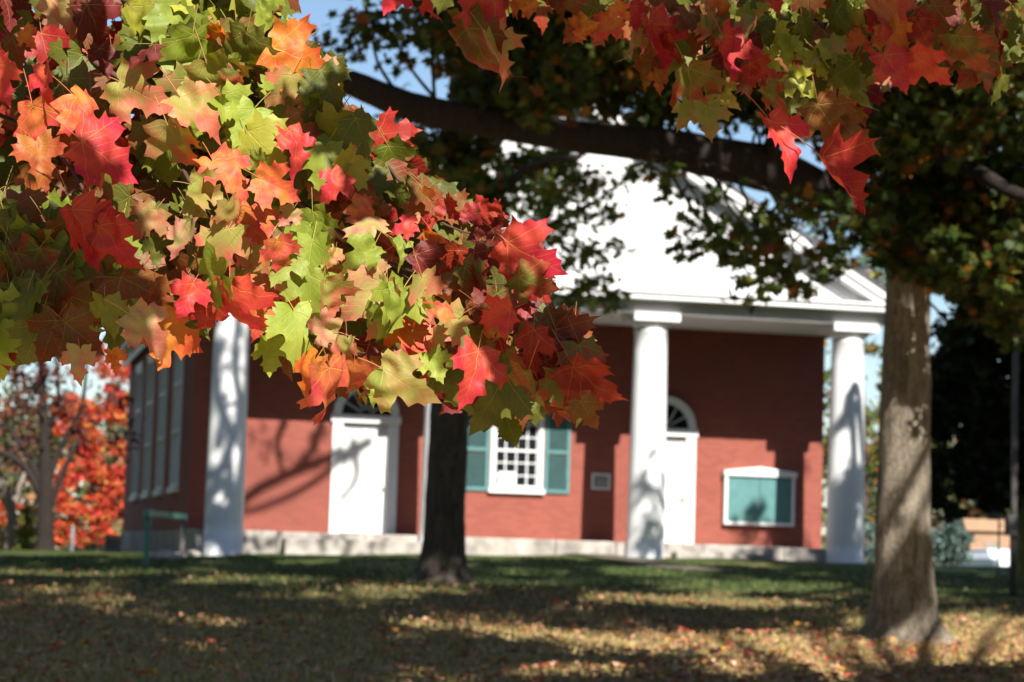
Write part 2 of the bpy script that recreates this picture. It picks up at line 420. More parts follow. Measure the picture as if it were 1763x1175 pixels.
        for q in range(1, 6):
            a = math.pi * q / 6; c, s_ = math.cos(a), math.sin(a)
            m.obox((cx + .33 * c, YD - .03, zc + .33 * s_), (.21 * c, 0, .21 * s_), (-.012 * s_, 0, .012 * c), (0, .012, 0))
        fan = m.build('fanlight', M['white'], T)
        m = MB(); m.prism([(cx + .54 * math.cos(math.pi * q / n), zc + .54 * math.sin(math.pi * q / n)) for q in range(n + 1)], YD - .016, YD - .003); m.build('pane', M['glass'], fan)
        m = MB(); yl = YD + .06; m.box(x0 + .142, x1 - .142, yl, yl + .05, PZ + .02, 2.62)
        a, b = x0 + .142, x1 - .142; cc = (a + b) / 2
        def stile(u0, u1, z0, z1): m.box(u0, u1, yl - .016, yl - .001, z0, z1)
        for u in (a, cc - .05, b - .10): stile(u, u + .10, PZ + .02, 2.62)
        for z in (PZ + .02, 1.05, 1.95, 2.5):
            stile(a + .102, cc - .052, z, z + (.2 if z < .5 else .12)); stile(cc + .052, b - .102, z, z + (.2 if z < .5 else .12))
        dr = m.build('door', M['white'], T, bevel=.004)
        m = MB(); m.lathe(b - .06, yl - .05, [(.01, 1.20), (.03, 1.21), (.035, 1.235), (.03, 1.26), (.01, 1.27)], 14); m.box(b - .065, b - .055, yl - .05, yl - .014, 1.23, 1.24); m.build('handle', M['brass'], dr)
    # front window and shutters
    def window(x0, x1, z0, z1, cols, rows, rail):
        m = MB(); y0 = YD - .05; y1 = YD + .12; fwid = .105
        m.box(x0, x0 + fwid, y0, y1, z0, z1); m.box(x1 - fwid, x1, y0, y1, z0, z1); m.box(x0 - .02, x1 + .02, y0 - .02, y1, z1 + .003, z1 + .13)
        m.box(x0 - .04, x1 + .04, y0 - .07, y1, z0 - .105, z0 - .003)
        wd = m.build('window', M['white'], T, bevel=.006)
        m = MB(); gx0, gx1 = x0 + fwid + .003, x1 - fwid - .003; ym = YD + .05
        m.box(gx0, gx1, ym - .02, ym + .02, z0, z0 + .07); m.box(gx0, gx1, ym - .035, ym + .02, rail - .025, rail + .025); m.box(gx0, gx1, ym - .02, ym + .02, z1 - .05, z1)
        m.box(gx0, gx0 + .035, ym - .018, ym + .018, z0 + .072, z1 - .052); m.box(gx1 - .035, gx1, ym - .018, ym + .018, z0 + .072, z1 - .052)
        for c in range(1, cols):
            x = gx0 + (gx1 - gx0) * c / cols; m.box(x - .014, x + .014, ym - .012, ym + .012, z0 + .072, rail - .026); m.box(x - .014, x + .014, ym - .012, ym + .012, rail + .026, z1 - .052)
        h = rows // 2
        for q in range(1, h):
            for za, zb_ in ((z0, rail), (rail, z1)):
                z = za + (zb_ - za) * q / h + .01; m.box(gx0 + .036, gx1 - .036, ym - .010, ym + .010, z - .013, z + .013)
        m.build('sash', M['white'], wd)
        m = MB(); m.box(gx0, gx1, ym + .022, ym + .027, z0, z1); m.build('pane', M['glass'], wd)
        return wd
    window(6.02, 7.20, 1.34, 3.02, 4, 6, 2.17)
    for x0, x1 in ((5.42, 5.985), (7.235, 7.80)):
        m = MB(); y0, y1 = YD - .055, YD - .01
        m.box(x0, x0 + .07, y0, y1, 1.27, 3.12); m.box(x1 - .07, x1, y0, y1, 1.27, 3.12)
        for z in (1.27, 2.13, 3.04): m.box(x0 + .072, x1 - .072, y0, y1, z, z + .08)
        z = 1.375
        while z < 3.02:
            if not 2.09 < z < 2.23: m.obox(((x0 + x1) / 2, YD - .033, z), ((x1 - x0) / 2 - .073, 0, 0), (0, .018, -.012), (0, .003, .005))
            z += .043
        m.build('shutter', M['teal'], T)
    # side windows
    for c in SW[:4]:
        y0, y1 = c - hw, c + hw; x0 = XL - .03; m = MB()
        m.box(x0, XL + .15, y0, y0 + .10, 1.2, 4.7); m.box(x0, XL + .15, y1 - .10, y1, 1.2, 4.7); m.box(x0 - .02, XL + .15, y0, y1, 4.703, 4.85)
        m.box(x0 - .06, XL + .15, y0 - .07, y1 + .07, 1.06, 1.197); 
        wd = m.build('window', M['white'], T, bevel=.01)
        m = MB()
        for z in (1.202, 2.42, 3.5, 4.6): m.box(XL - .028, XL + .05, y0 + .133, y1 - .133, z, z + .08)
        for q in (1, 2, 3): 
            yy = y0 + .2 + (y1 - y0 - .4) * q / 4
            for za, zc_ in ((1.29, 2.41), (2.51, 3.49), (3.59, 4.59)): m.box(XL - .015, XL + .02, yy - .015, yy + .015, za, zc_)
        m.build('sash', M['white'], wd)
        m = MB(); m.box(XL + .021, XL + .03, y0 + .132, y1 - .132, 1.2, 4.68); m.build('pane', M['glass'], wd)
    return T
build_building()

# things fixed to or standing at the building
def board():
    T = empty('notice_board', (12.15, YD, .7), 'teal panelled wall case in a white frame with a shallow peaked top', 'notice board')
    x0, x1, z0, z1 = 11.33, 12.97, .72, 1.80; y0 = YD - .16
    m = MB(); m.box(x0, x0 + .07, y0, YD - .002, z0, z1); m.box(x1 - .07, x1, y0, YD - .002, z0, z1); m.box(x0 + .072, x1 - .072, y0, YD - .002, z0, z0 + .07)
    m.box(x0 - .03, x1 + .03, y0 - .04, YD - .002, z1 + .002, z1 + .12); m.prism([(x0 - .03, z1 + .122), (x1 + .03, z1 + .122), (XC + 5.55, z1 + .22)], y0 - .04, YD - .002)
    m.build('frame', M['white'], T, bevel=.006)
    for a, b in ((x0 + .075, 12.145), (12.155, x1 - .075)):
        m = MB(); m.box(a, b, y0 + .03, y0 + .06, z0 + .073, z1 - .002); m.build('panel', M['teal'], T, bevel=.004)
    m = MB(); m.box(12.125, 12.14, y0 + .012, y0 + .029, 1.2, 1.28); m.build('latch', M['brass'], T)
board()
def plaque():
    T = empty('plaque', (8.52, YD, 1.4), 'small grey square plaque with a white border on the brick wall', 'plaque')
    m = MB(); x0, x1, z0, z1 = 8.31, 8.73, 1.39, 1.74; y0, y1 = YD - .03, YD - .002
    m.box(x0, x0 + .04, y0, y1, z0, z1); m.box(x1 - .04, x1, y0, y1, z0, z1); m.box(x0 + .042, x1 - .042, y0, y1, z0, z0 + .04); m.box(x0 + .042, x1 - .042, y0, y1, z1 - .04, z1)
    m.build('border', M['white'], T)
    m = MB(); m.box(x0 + .04, x1 - .04, y0 + .012, y1, z0 + .04, z1 - .04); m.build('plate', simple('plaque_grey', (.28, .27, .28), .5, .3, 14), T)
plaque()
m = MB(); m.obox((6.42, YD + .035, 1.545), (.20, 0, 0), (0, .004, 0), (.0, .002, .16)); tag(m.build('paper_notice', M['paper']), 'white sheet of paper standing inside the lower left of the shuttered window', 'paper')
def rail_posts():
    p = at(252, 955, 44); p[2] = gz(p[0], p[1])
    T = empty('post_rail', tuple(p), 'green wooden rail on two posts beside the left wall of the brick building', 'rail')
    u = (at(314, 868, 47.5) - at(252, 880, 44)); top = at(252, 884, 44)[2]
    q = p + np.array([u[0], u[1], 0]); zt = top + u[2]
    m = MB(); m.box(p[0] - .05, p[0] + .05, p[1] - .05, p[1] + .05, p[2] - .2, top - .055); m.build('post', M['gpaint'], T, bevel=.008)
    m = MB(); m.box(q[0] - .05, q[0] + .05, q[1] - .05, q[1] + .05, p[2] - .2, top - .055); m.build('post', M['wood'], T, bevel=.008)  # far post in shade: its darkness is put into the colour
    c = (p + q) / 2; c[2] = top; d = (q - p) / 2; d[2] = 0; dn = d / np.linalg.norm(d)
    m = MB(); m.obox(c, d * 1.15, (dn[1] * .03, -dn[0] * .03, 0), (0, 0, .055)); m.build('crossbar', M['gpaint'], T, bevel=.006)
    m = MB(); a = p - dn * .02; m.obox((a[0] , a[1] , top), dn * .10, (dn[1] * .06, -dn[0] * .06, 0), (0, 0, .075)); m.build('bracket', M['gpaint'], T, bevel=.006)
rail_posts()
for (px, py, Z, s) in ((285, 952, 46.5, .2), (300, 938, 47.5, .13), (327, 938, 48, .14)):
    p = at(px, py, Z); g = float(gz(p[0], p[1]))
    bm = bmesh.new(); bmesh.ops.create_icosphere(bm, subdivisions=3, radius=1)
    for v in bm.verts: v.co = Vector((v.co.x * s * 1.5, v.co.y * s, max(v.co.z, -.5) * s * .6)) * (1 + .22 * math.sin(v.co.x * 4 + v.co.y * 5 + px))
    me = bpy.data.meshes.new('rock'); bm.to_mesh(me); bm.free()
    o = link('rock', me, M['stone'], None, False); o.location = (p[0], p[1], g + s * .2)
    tag(o, {285: 'lowest pale rock at the foot of the left brick wall', 300: 'small pale rock just behind the lowest rock by the left wall', 327: 'pale rock nearest the leftmost white column'}[px], 'rock', 'rocks by the left wall')

# ------------------------------------------------------------------ leaf geometry
HALF = [(0, 0, 1), (.06, -.09, 0), (.17, -.15, 0), (.31, -.15, 0), (.50, -.18, 1), (.46, -.05, 0), (.47, .02, 0), (.445, .07, 0), (.52, .075, 0), (.66, .09, 1), (.64, .19, 0), (.66, .25, 0),
        (.82, .37, 1), (.69, .40, 0), (.655, .55, 1), (.555, .50, 0), (.42, .47, 0), (.295, .46, 0), (.275, .53, 0), (.29, .60, 0), (.40, .71, 1), (.30, .745, 0), (.225, .80, 0), (.215, .90, 1), (.11, .93, 0), (0, 1.10, 1)]
def outline(jit, r):
    def half(sgn):
        P = [(sgn * (x + (r.normal() * jit if 0 < x else 0)), y + r.normal() * jit * (1 if x > 0 else 0), s) for x, y, s in HALF]
        out = []; i = 0
        while i < len(P) - 1:
            j = i + 1
            while not P[j][2]: j += 1
            seg = spline([(a, b, 0) for a, b, _ in P[i:j + 1]], 3); out += [(q[0], q[1]) for q in seg[:-1]]; i = j
        return out, P[-1]
    a, tip = half(1); b, _ = half(-1)
    return a + [(0, 1.10)] + b[:0:-1]
def make_template(seed, grid=.085):
    r = np.random.default_rng(seed); o = outline(.014, r); n = len(o)
    inner = []
    def inside(x, y):
        c = False; j = n - 1
        for i in range(n):
            if (o[i][1] > y) != (o[j][1] > y) and x < (o[j][0] - o[i][0]) * (y - o[i][1]) / (o[j][1] - o[i][1] + 1e-12) + o[i][0]: c = not c
            j = i
        return c
    oo = np.array(o)
    for yy in np.arange(-.2, 1.1, grid):
        for xx in np.arange(-.85, .86, grid):
            x = xx + (grid / 2 if int(round(yy / grid)) % 2 else 0)
            if inside(x, yy) and np.min(np.hypot(oo[:, 0] - x, oo[:, 1] - yy)) > grid * .35: inner.append((x, yy))
    V = [Vector(p) for p in o] + [Vector(p) for p in inner]
    vs, _, fs, _, _, _ = geometry.delaunay_2d_cdt(V, [], [list(range(n))], 1, 1e-6)
    return np.array([(v.x, v.y) for v in vs]), [tuple(f) for f in fs]
TPL = [make_template(s) for s in range(6)]
TPL_LO = [make_template(s, .2) for s in range(20, 24)]

PAL = {  # inner colour, outer colour (linear)
    'R': ((.68, .085, .05), (.68, .03, .065)), 'r': ((.42, .03, .02), (.36, .012, .014)), 'O': ((.72, .26, .03), (.68, .09, .025)), 'o': ((.50, .19, .03), (.46, .07, .02)),
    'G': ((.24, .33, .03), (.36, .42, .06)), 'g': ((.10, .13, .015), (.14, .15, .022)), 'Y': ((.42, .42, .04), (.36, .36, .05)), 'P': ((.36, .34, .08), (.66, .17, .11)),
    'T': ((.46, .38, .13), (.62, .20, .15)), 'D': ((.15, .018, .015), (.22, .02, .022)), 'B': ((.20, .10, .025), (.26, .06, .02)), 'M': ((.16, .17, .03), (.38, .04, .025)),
    'Q': ((.27, .33, .05), (.46, .28, .10)), 'X': ((.72, .23, .05), (.70, .07, .07)),
}
def leaf_arrays(tpl, base, tdir, ndir, scale, r, curl=1.0, petiole=True):
    P, F = tpl; x = P[:, 0]; y = P[:, 1]
    fold = r.uniform(-.10, .50) * curl; cup = r.uniform(-.18, .30) * curl; tip = r.uniform(-.05, .50) * curl; wav = r.uniform(.015, .05) * curl; ph = r.uniform(0, 6, 3); skew = r.uniform(-.12, .12)
    z = fold * np.abs(x) ** 1.3 * .8 - cup * (x * x + (y - .3) ** 2) - tip * np.clip(y - .35, 0, 1) ** 2 * 1.4 + wav * np.sin(7 * x + ph[0]) * np.sin(6 * y + ph[1]) + .02 * curl * np.sin(17 * np.hypot(x, y) + ph[2])
    z = z - .5 * tip * np.clip(np.abs(x) - .4, 0, 1) ** 2
    xx = .86 * x * (1 - .18 * abs(fold)) * (1 + skew * np.sign(x)) 
    T = tdir / np.linalg.norm(tdir); N = ndir - T * (ndir @ T); N /= np.linalg.norm(N); X = np.cross(T, N)
    V = base + scale * (np.outer(xx, X) + np.outer(y, T) + np.outer(z, N)); lco = np.stack([x, y, np.full_like(x, r.uniform(0, 50))], 1)
    F = list(F)
    if petiole:
        L = r.uniform(.45, .8) * scale; side = X * r.uniform(-.35, .35); up = UPZ * .5
        d = -T * .75 + side - N * r.uniform(.1, .5) + up * .4; d /= np.linalg.norm(d); n0 = len(V); ring = []
        for k in range(4):
            c = base + d * L * k / 3 + UPZ * L * .10 * (k / 3) ** 2 * -1
            for i in range(4):
                a = i * math.pi / 2; ring.append(c + .009 * scale * 1.1 * (math.cos(a) * X + math.sin(a) * N))
        V = np.vstack([V, ring]); lco = np.vstack([lco, np.tile([4.0, -5.0, 3.0], (16, 1))])
        for k in range(3):
            for i in range(4):
                j = (i + 1) % 4; F.append((n0 + k * 4 + i, n0 + k * 4 + j, n0 + (k + 1) * 4 + j, n0 + (k + 1) * 4 + i))
    return V, F, lco
def attr_mesh(name, V, F, lco, cA, cB):
    me = bpy.data.meshes.new(name); me.from_pydata(V.tolist(), [], F)
    a = me.attributes.new('lco', 'FLOAT_VECTOR', 'POINT'); a.data.foreach_set('vector', np.ascontiguousarray(lco, dtype=np.float32).ravel())
    for nm, c in (('colA', cA), ('colB', cB)):
        c = np.hstack([c, np.ones((len(c), 1))]); a = me.attributes.new(nm, 'FLOAT_COLOR', 'POINT'); a.data.foreach_set('color', c.astype(np.float32).ravel())
    me.polygons.foreach_set('use_smooth', [True] * len(me.polygons))
    return me
def pal(code, r):
    A, B = PAL[code]; k = r.uniform(.82, 1.18); h = r.normal(0, .012, 3)
    return np.clip(np.array(A) * k + h * .3, .004, .9), np.clip(np.array(B) * k + h * .3, .004, .9)

BIG = [  # base x, base y, tip x, tip y, colour, depth step  (left bough)
 (56,182,64,278,'X',0),(129,167,182,245,'X',0),(78,118,82,191,'R',0),(72,-22,140,66,'T',0),(225,12,255,78,'Y',0),(262,2,350,50,'G',0),(332,58,306,155,'G',0),(268,78,215,115,'D',-1),
 (205,140,300,195,'P',0),(310,167,393,232,'P',-1),(289,216,333,300,'P',-1),(442,262,453,303,'G',-1),(366,276,437,345,'X',0),(497,226,530,298,'R',0),(447,307,522,345,'X',-1),
 (425,56,432,140,'g',0),(450,8,472,48,'G',0),(370,42,405,75,'O',0),(470,82,578,126,'O',0),(355,108,402,188,'Q',0),(552,122,590,200,'g',1),(612,204,642,282,'g',1),(495,205,562,245,'o',1),
 (592,302,553,348,'R',0),(646,394,590,350,'T',0),(712,385,664,400,'R',0),(742,378,722,418,'R',0),(768,343,792,388,'r',0),(800,362,832,388,'r',0),(838,372,868,436,'D',1),(850,372,818,338,'r',0),
 (874,418,977,481,'R',0),(893,478,968,512,'M',0),(878,534,815,562,'R',-1),(862,543,824,588,'O',0),(905,558,878,606,'g',0),(919,568,905,653,'r',-1),(958,570,1018,642,'D',1),(987,632,1079,707,'r',0),
 (1000,690,1030,746,'B',0),(908,643,939,735,'M',0),(868,645,815,752,'g',1),(823,605,805,707,'R',-1),(660,636,750,696,'Q',-2),(652,658,638,698,'G',0),(568,633,565,748,'X',-2),(544,619,507,702,'O',-1),
 (610,626,628,684,'X',-1),(572,612,588,655,'o',0),(597,585,599,641,'P',-1),(576,570,512,556,'T',-1),(674,502,690,597,'G',0),(640,526,626,568,'G',0),(668,638,694,598,'T',0),(792,543,728,602,'P',0),
 (772,545,738,500,'X',-1),(736,518,746,552,'Y',0),(561,484,571,551,'P',-1),(667,484,672,538,'P',0),(578,430,568,466,'P',0),(644,424,588,466,'G',0),(676,416,702,458,'G',0),(742,398,792,432,'X',0),(716,438,772,494,'D',1),
 (477,415,489,483,'X',-1),(374,449,357,549,'G',-2),(332,488,311,556,'R',-1),(395,494,429,602,'R',-1),(362,528,345,588,'r',0),(452,478,466,538,'X',1),(268,488,285,542,'o',1),(126,360,168,474,'R',-2),(150,345,132,432,'r',-1),
 (172,388,240,478,'R',-1),(268,362,226,416,'P',0),(322,388,300,456,'T',0),(262,404,268,466,'g',1),(320,348,358,380,'Q',0),(395,348,400,405,'P',0),(440,363,472,412,'X',0),(180,518,202,588,'Y',0),(228,545,300,612,'T',-1),
 (270,560,350,611,'O',0),(137,602,133,663,'T',0),(192,606,204,648,'O',0),(112,556,182,612,'B',0),(62,246,88,326,'o',0),(142,244,236,312,'R',-1),(146,266,184,322,'P',0),(330,318,386,346,'Q',0),
 (-8,108,12,190,'R',-1),(42,52,62,88,'O',1),(170,84,192,138,'D',1),(148,8,186,98,'D',1),(20,66,48,124,'B',1),(190,238,226,292,'r',1),(392,118,420,150,'M',0),(520,240,545,300,'g',1),(505,360,478,392,'T',0),
 (612,352,660,385,'X',0),(702,520,752,556,'P',0),(840,430,826,490,'D',1),(780,470,812,520,'B',0),(740,610,762,660,'G',1),(935,540,965,590,'B',1),
]
BIG_R = [
 (690,-30,655,31,'R',0),(738,-35,743,42,'R',0),(838,-22,872,88,'R',0),(800,35,858,165,'M',1),(838,62,886,150,'P',0),(888,-25,928,36,'o',1),(1031,17,962,74,'M',0),(1012,38,988,77,'O',-1),(1060,8,1088,38,'X',-1),
 (1057,32,1020,72,'X',0),(1088,60,1080,115,'T',0),(1112,37,1155,150,'R',0),(1103,100,1118,158,'B',1),(1140,125,1130,165,'o',1),(1185,118,1197,208,'M',0),(1193,186,1163,230,'Q',0),(1214,182,1225,250,'Q',0),
 (1242,57,1251,160,'R',0),(1256,82,1330,165,'D',0),(1296,33,1272,98,'P',-1),(1518,-5,1592,88,'X',-1),(1524,95,1571,162,'R',-1),(1572,93,1646,150,'R',-1),(1530,45,1556,108,'O',-1),(1466,18,1472,82,'Q',0),
 (1326,208,1379,306,'R',-1),(1418,272,1512,368,'r',-1),(1408,180,1462,250,'B',0),(1438,205,1500,262,'B',1),(1350,150,1392,205,'g',0),(1085,10,1100,60,'R',0),(1150,60,1175,118,'r',0),(1220,30,1215,85,'P',0),(1575,30,1610,92,'r',0),(1648,62,1700,140,'M',0),(1358,66,1350,118,'G',0),(1362,128,1408,168,'Y',0),(1236,138,1262,198,'Q',1),
 (1396,28,1385,104,'g',1),(1470,108,1490,204,'g',1),(1320,150,1350,205,'M',0),(1190,20,1215,95,'B',1),(1130,-10,1180,40,'B',1),(1230,-15,1262,35,'X',0),(1330,-15,1340,30,'R',0),(1290,110,1345,150,'r',0),
 (1500,20,1520,75,'R',0),(1480,50,1512,100,'X',0),(1440,20,1425,70,'g',0),(1600,10,1640,80,'B',1),(1690,0,1735,70,'D',1),(1410,90,1450,150,'g',1),(965,-30,950,30,'B',1),(1340,40,1330,90,'Y',0),
]
def zslope(Z, y): return Z + .17 - .34 * y / 600          # the bough's face leans towards the sun
def hero_leaf(b, code, T, r, Z, step, yaw=.8):
    bx, by, tx, ty = b; pl = math.hypot(tx - bx, ty - by); Zl = zslope(Z, (by + ty) / 2) + step * .045 + r.normal() * .015
    tilt = r.uniform(-.65, .40); t2 = (RC * (tx - bx) - UC * (ty - by)) / pl
    t3 = t2 * math.cos(tilt) + (-FW) * math.sin(tilt)
    yw = r.uniform(.15, yaw) * r.choice([-1, 1]); n = -FW * math.cos(yw) + UC * r.uniform(-.1, .5) + RC * math.sin(yw)
    sc = .98 * pl * Zl / FPX / 1.10 / math.cos(tilt)
    base = at(bx, by, Zl)
    V, F, lco = leaf_arrays(TPL[r.integers(6)], base, t3, n, sc, r, r.uniform(1.1, 1.9))
    V = V - base; A, B = pal(code, r); k = len(V)
    me = attr_mesh('leaf', V, F, lco, np.tile(A, (k, 1)), np.tile(B, (k, 1)))
    o = link('leaf', me, M['leaf'], T); o.location = base
    return base
def inpoly(x, y, P):
    c = False; j = len(P) - 1
    for i in range(len(P)):
        if (P[i][1] > y) != (P[j][1] > y) and x < (P[j][0] - P[i][0]) * (y - P[i][1]) / (P[j][1] - P[i][1]) + P[i][0]: c = not c
        j = i
    return c
class Foliage:                                   # many merged leaves (one part)
    def __init__(s): s.V = []; s.F = []; s.L = []; s.A = []; s.B = []; s.n = 0
    def add(s, base, t, n, sc, code, r, tpl=None, pet=True, curl=1.0):
        V, F, l = leaf_arrays(tpl or TPL_LO[r.integers(4)], base, t, n, sc, r, curl, pet); A, B = pal(code, r)
        s.V.append(V); s.L.append(l); s.F += [tuple(i + s.n for i in f) for f in F]; s.n += len(V); s.A.append(np.tile(A, (len(V), 1))); s.B.append(np.tile(B, (len(V), 1)))
    def build(s, name, T):
        o = link(name, attr_mesh(name, np.vstack(s.V), s.F, np.vstack(s.L), np.vstack(s.A), np.vstack(s.B)), M['leaf'], T); o['kind'] = 'stuff'; return o
def pick(codes, r): return codes[r.integers(len(codes))]

SUNC = SUN
def fill_region(fol, poly, n, z0, z1, codes, r, size=(55, 90), ang=(60, 110)):
    xs = [p[0] for p in poly]; ys = [p[1] for p in poly]; k = 0
    while k < n:
        x = r.uniform(min(xs), max(xs)); y = r.uniform(min(ys), max(ys))
        if not inpoly(x, y, poly): continue
        Z = r.uniform(z0, z1); Z = Z + (zslope(Z, y) - Z) * (.35 if z1 - z0 > .4 else 1); a = math.radians(r.normal((ang[0] + ang[1]) / 2, 30)); L = r.uniform(*size) * 3.7 / FPX
        t = RC * math.cos(a) - UC * math.sin(a) + FW * r.uniform(-.5, .5); n_ = -FW + UC * r.uniform(-.2, .9) + RC * r.uniform(-1.2, 1.2)
        c = codes(x, y) if callable(codes) else codes
        fol.add(at(x, y, Z), t, n_, L / 1.1, pick(c, r), r); k += 1
def shade_leaves(fol, poly, n, Z, t0, t1, r, size=.11, codes='GgMBR'):   # unseen leaves of the tree, added nearer the sun for shade
    xs = [p[0] for p in poly]; ys = [p[1] for p in poly]; k = 0
    while k < n:
        x = r.uniform(min(xs), max(xs)); y = r.uniform(min(ys), max(ys))
        if not inpoly(x, y, poly): continue
        P = at(x, y, zslope(Z, y)) + SUNC * r.uniform(t0, t1)
        d = P - CAM; zc = d @ FW
        if zc > .3:
            u = 881.5 + FPX * (d @ RC) / zc; v = 587.5 - FPX * (d @ UC) / zc
            mg = 40 + .085 * FPX / zc
            if -mg < u < 1763 + mg and v > -mg: k += .2; continue
        t = -UPZ + r.normal(0, .4, 3); n_ = SUNC + r.normal(0, .45, 3); fol.add(P, t, n_, size * r.uniform(.7, 1.1), pick(codes, r), r); k += 1

def twig(T, pts, rad, seg=5):
    m = MB(); P = spline([at(p[0], p[1], zslope(p[2] + .03, p[1])) for p in pts], seg); n = len(P)
    m.tube(P, [rad * (1 - .75 * k / (n - 1)) for k in range(n)], 7, .12); return m.build('twig', M['twig'], T, True)

LEFT_POLY = [(-70,-70),(470,-70),(500,40),(560,120),(600,210),(690,330),(790,350),(840,410),(920,480),(950,560),(1000,650),(930,690),(850,690),(780,640),(700,640),(640,650),(590,600),(500,600),(460,510),(400,520),(300,530),(230,520),(150,545),(60,560),(-70,580)]
RIGHT_POLY = [(640,-80),(1800,-80),(1800,30),(1700,90),(1560,60),(1490,160),(1430,190),(1370,150),(1230,120),(1120,50),(1000,0),(880,-10),(760,-30),(660,-50)]
def tree_trunk_points(p, top, lean=0): return [p + (top - p) * k / 8 + np.array([.12 * math.sin(k), .1 * math.cos(k * 1.3), 0]) for k in range(9)]
def fore_tree(rx, Zt, label, group):
    p = CAM + F0 * Zt + R0 * rx; p[2] = gz(p[0], p[1])
    T = empty('maple_tree', tuple(p), label, 'tree', group); top = p + np.array([0, 0, 9.0])
    m = MB(); P = tree_trunk_points(p - np.array([0, 0, .2]), top); m.tube(P, [.42, .33, .29, .27, .25, .22, .18, .13, .08], 16, .05); m.build('trunk', M['bark_r'], T, True)
    return T, p
def crown_clumps(fname, T, clumps, size, colors, r, mat='tleaf', lobes=True, hang=.6, cull=None):
    """clumps: (centre, radius vector, count). One mesh of small leaf-shaped faces."""
    star = np.array([(0, -.25), (.30, -.38), (.22, -.12), (.52, .12), (.24, .14), (.30, .36), (.10, .28), (0, .62), (-.10, .28), (-.30, .36), (-.24, .14), (-.52, .12), (-.22, -.12), (-.30, -.38)]) if lobes else np.array([(0, -.5), (.28, -.1), (.2, .3), (0, .6), (-.2, .3), (-.28, -.1)])
    K = len(star); C = []; SZ = []; CI = []
    for c, rad, n in clumps:
        q = r.normal(0, .5, (n, 3)); q *= (np.minimum(1, 1.25 / np.maximum(1e-6, np.linalg.norm(q, axis=1))))[:, None]
        C.append(np.array(c) + q * np.array(rad)); 
    C = np.vstack(C)
    if cull is not None: C = C[cull(C)]
    n = len(C); sz = size * r.uniform(.65, 1.25, n)
    Nn = r.normal(0, 1, (n, 3)); Nn[:, 2] += .9; Nn /= np.linalg.norm(Nn, axis=1)[:, None]
    D = r.normal(0, .7, (n, 3)); D[:, 2] -= hang; D -= Nn * np.sum(D * Nn, 1)[:, None]; D /= np.linalg.norm(D, axis=1)[:, None]; X = np.cross(D, Nn)
    fold = r.uniform(-.25, .35, n)
    V = C[:, None, :] + sz[:, None, None] * (star[None, :, 0, None] * X[:, None, :] + star[None, :, 1, None] * D[:, None, :] + (np.abs(star[None, :, 0]) * fold[:, None])[:, :, None] * Nn[:, None, :])
    V = np.concatenate([C[:, None, :], V], 1).reshape(-1, 3)
    idx = np.arange(n)[:, None, None] * (K + 1); k = np.arange(K); tri = np.stack([np.zeros(K, int), 1 + k, 1 + (k + 1) % K], 1)[None] + idx
    tri = tri.reshape(-1, 3); me = bpy.data.meshes.new(fname)
    me.vertices.add(len(V)); me.vertices.foreach_set('co', V.astype(np.float32).ravel())
    me.loops.add(tri.size); me.loops.foreach_set('vertex_index', tri.astype(np.int32).ravel())
    me.polygons.add(len(tri)); me.polygons.foreach_set('loop_start', np.arange(0, tri.size, 3, dtype=np.int32))
    me.update(); me.validate()
    cols = np.array(colors[0]); wts = np.array(colors[1], float); wts /= wts.sum(); 
    ci = cols[r.choice(len(cols), n, p=wts)] * r.uniform(.65, 1.3, (n, 1)); ci = np.repeat(ci, K + 1, 0); ci = np.hstack([ci, np.ones((len(ci), 1))])
    a = me.attributes.new('colA', 'FLOAT_COLOR', 'POINT'); a.data.foreach_set('color', ci.astype(np.float32).ravel())
    return link(fname, me, M[mat], T)
def project(P):
    d = P - CAM; z = d @ FW; z = np.where(z > .1, z, .1)
    return 881.5 + FPX * (d @ RC) / z, 587.5 - FPX * (d @ UC) / z, d @ FW
def outside_frame(C, mtop=-60):
    u, v, z = project(C); return ~((z > .2) & (u > -60) & (u < 1823) & (v > mtop) & (v < 1240))
DARKG = ([(.045, .075, .015), (.07, .10, .02), (.12, .13, .02), (.16, .06, .02), (.22, .10, .02)], [5, 4, 2, .8, .4])

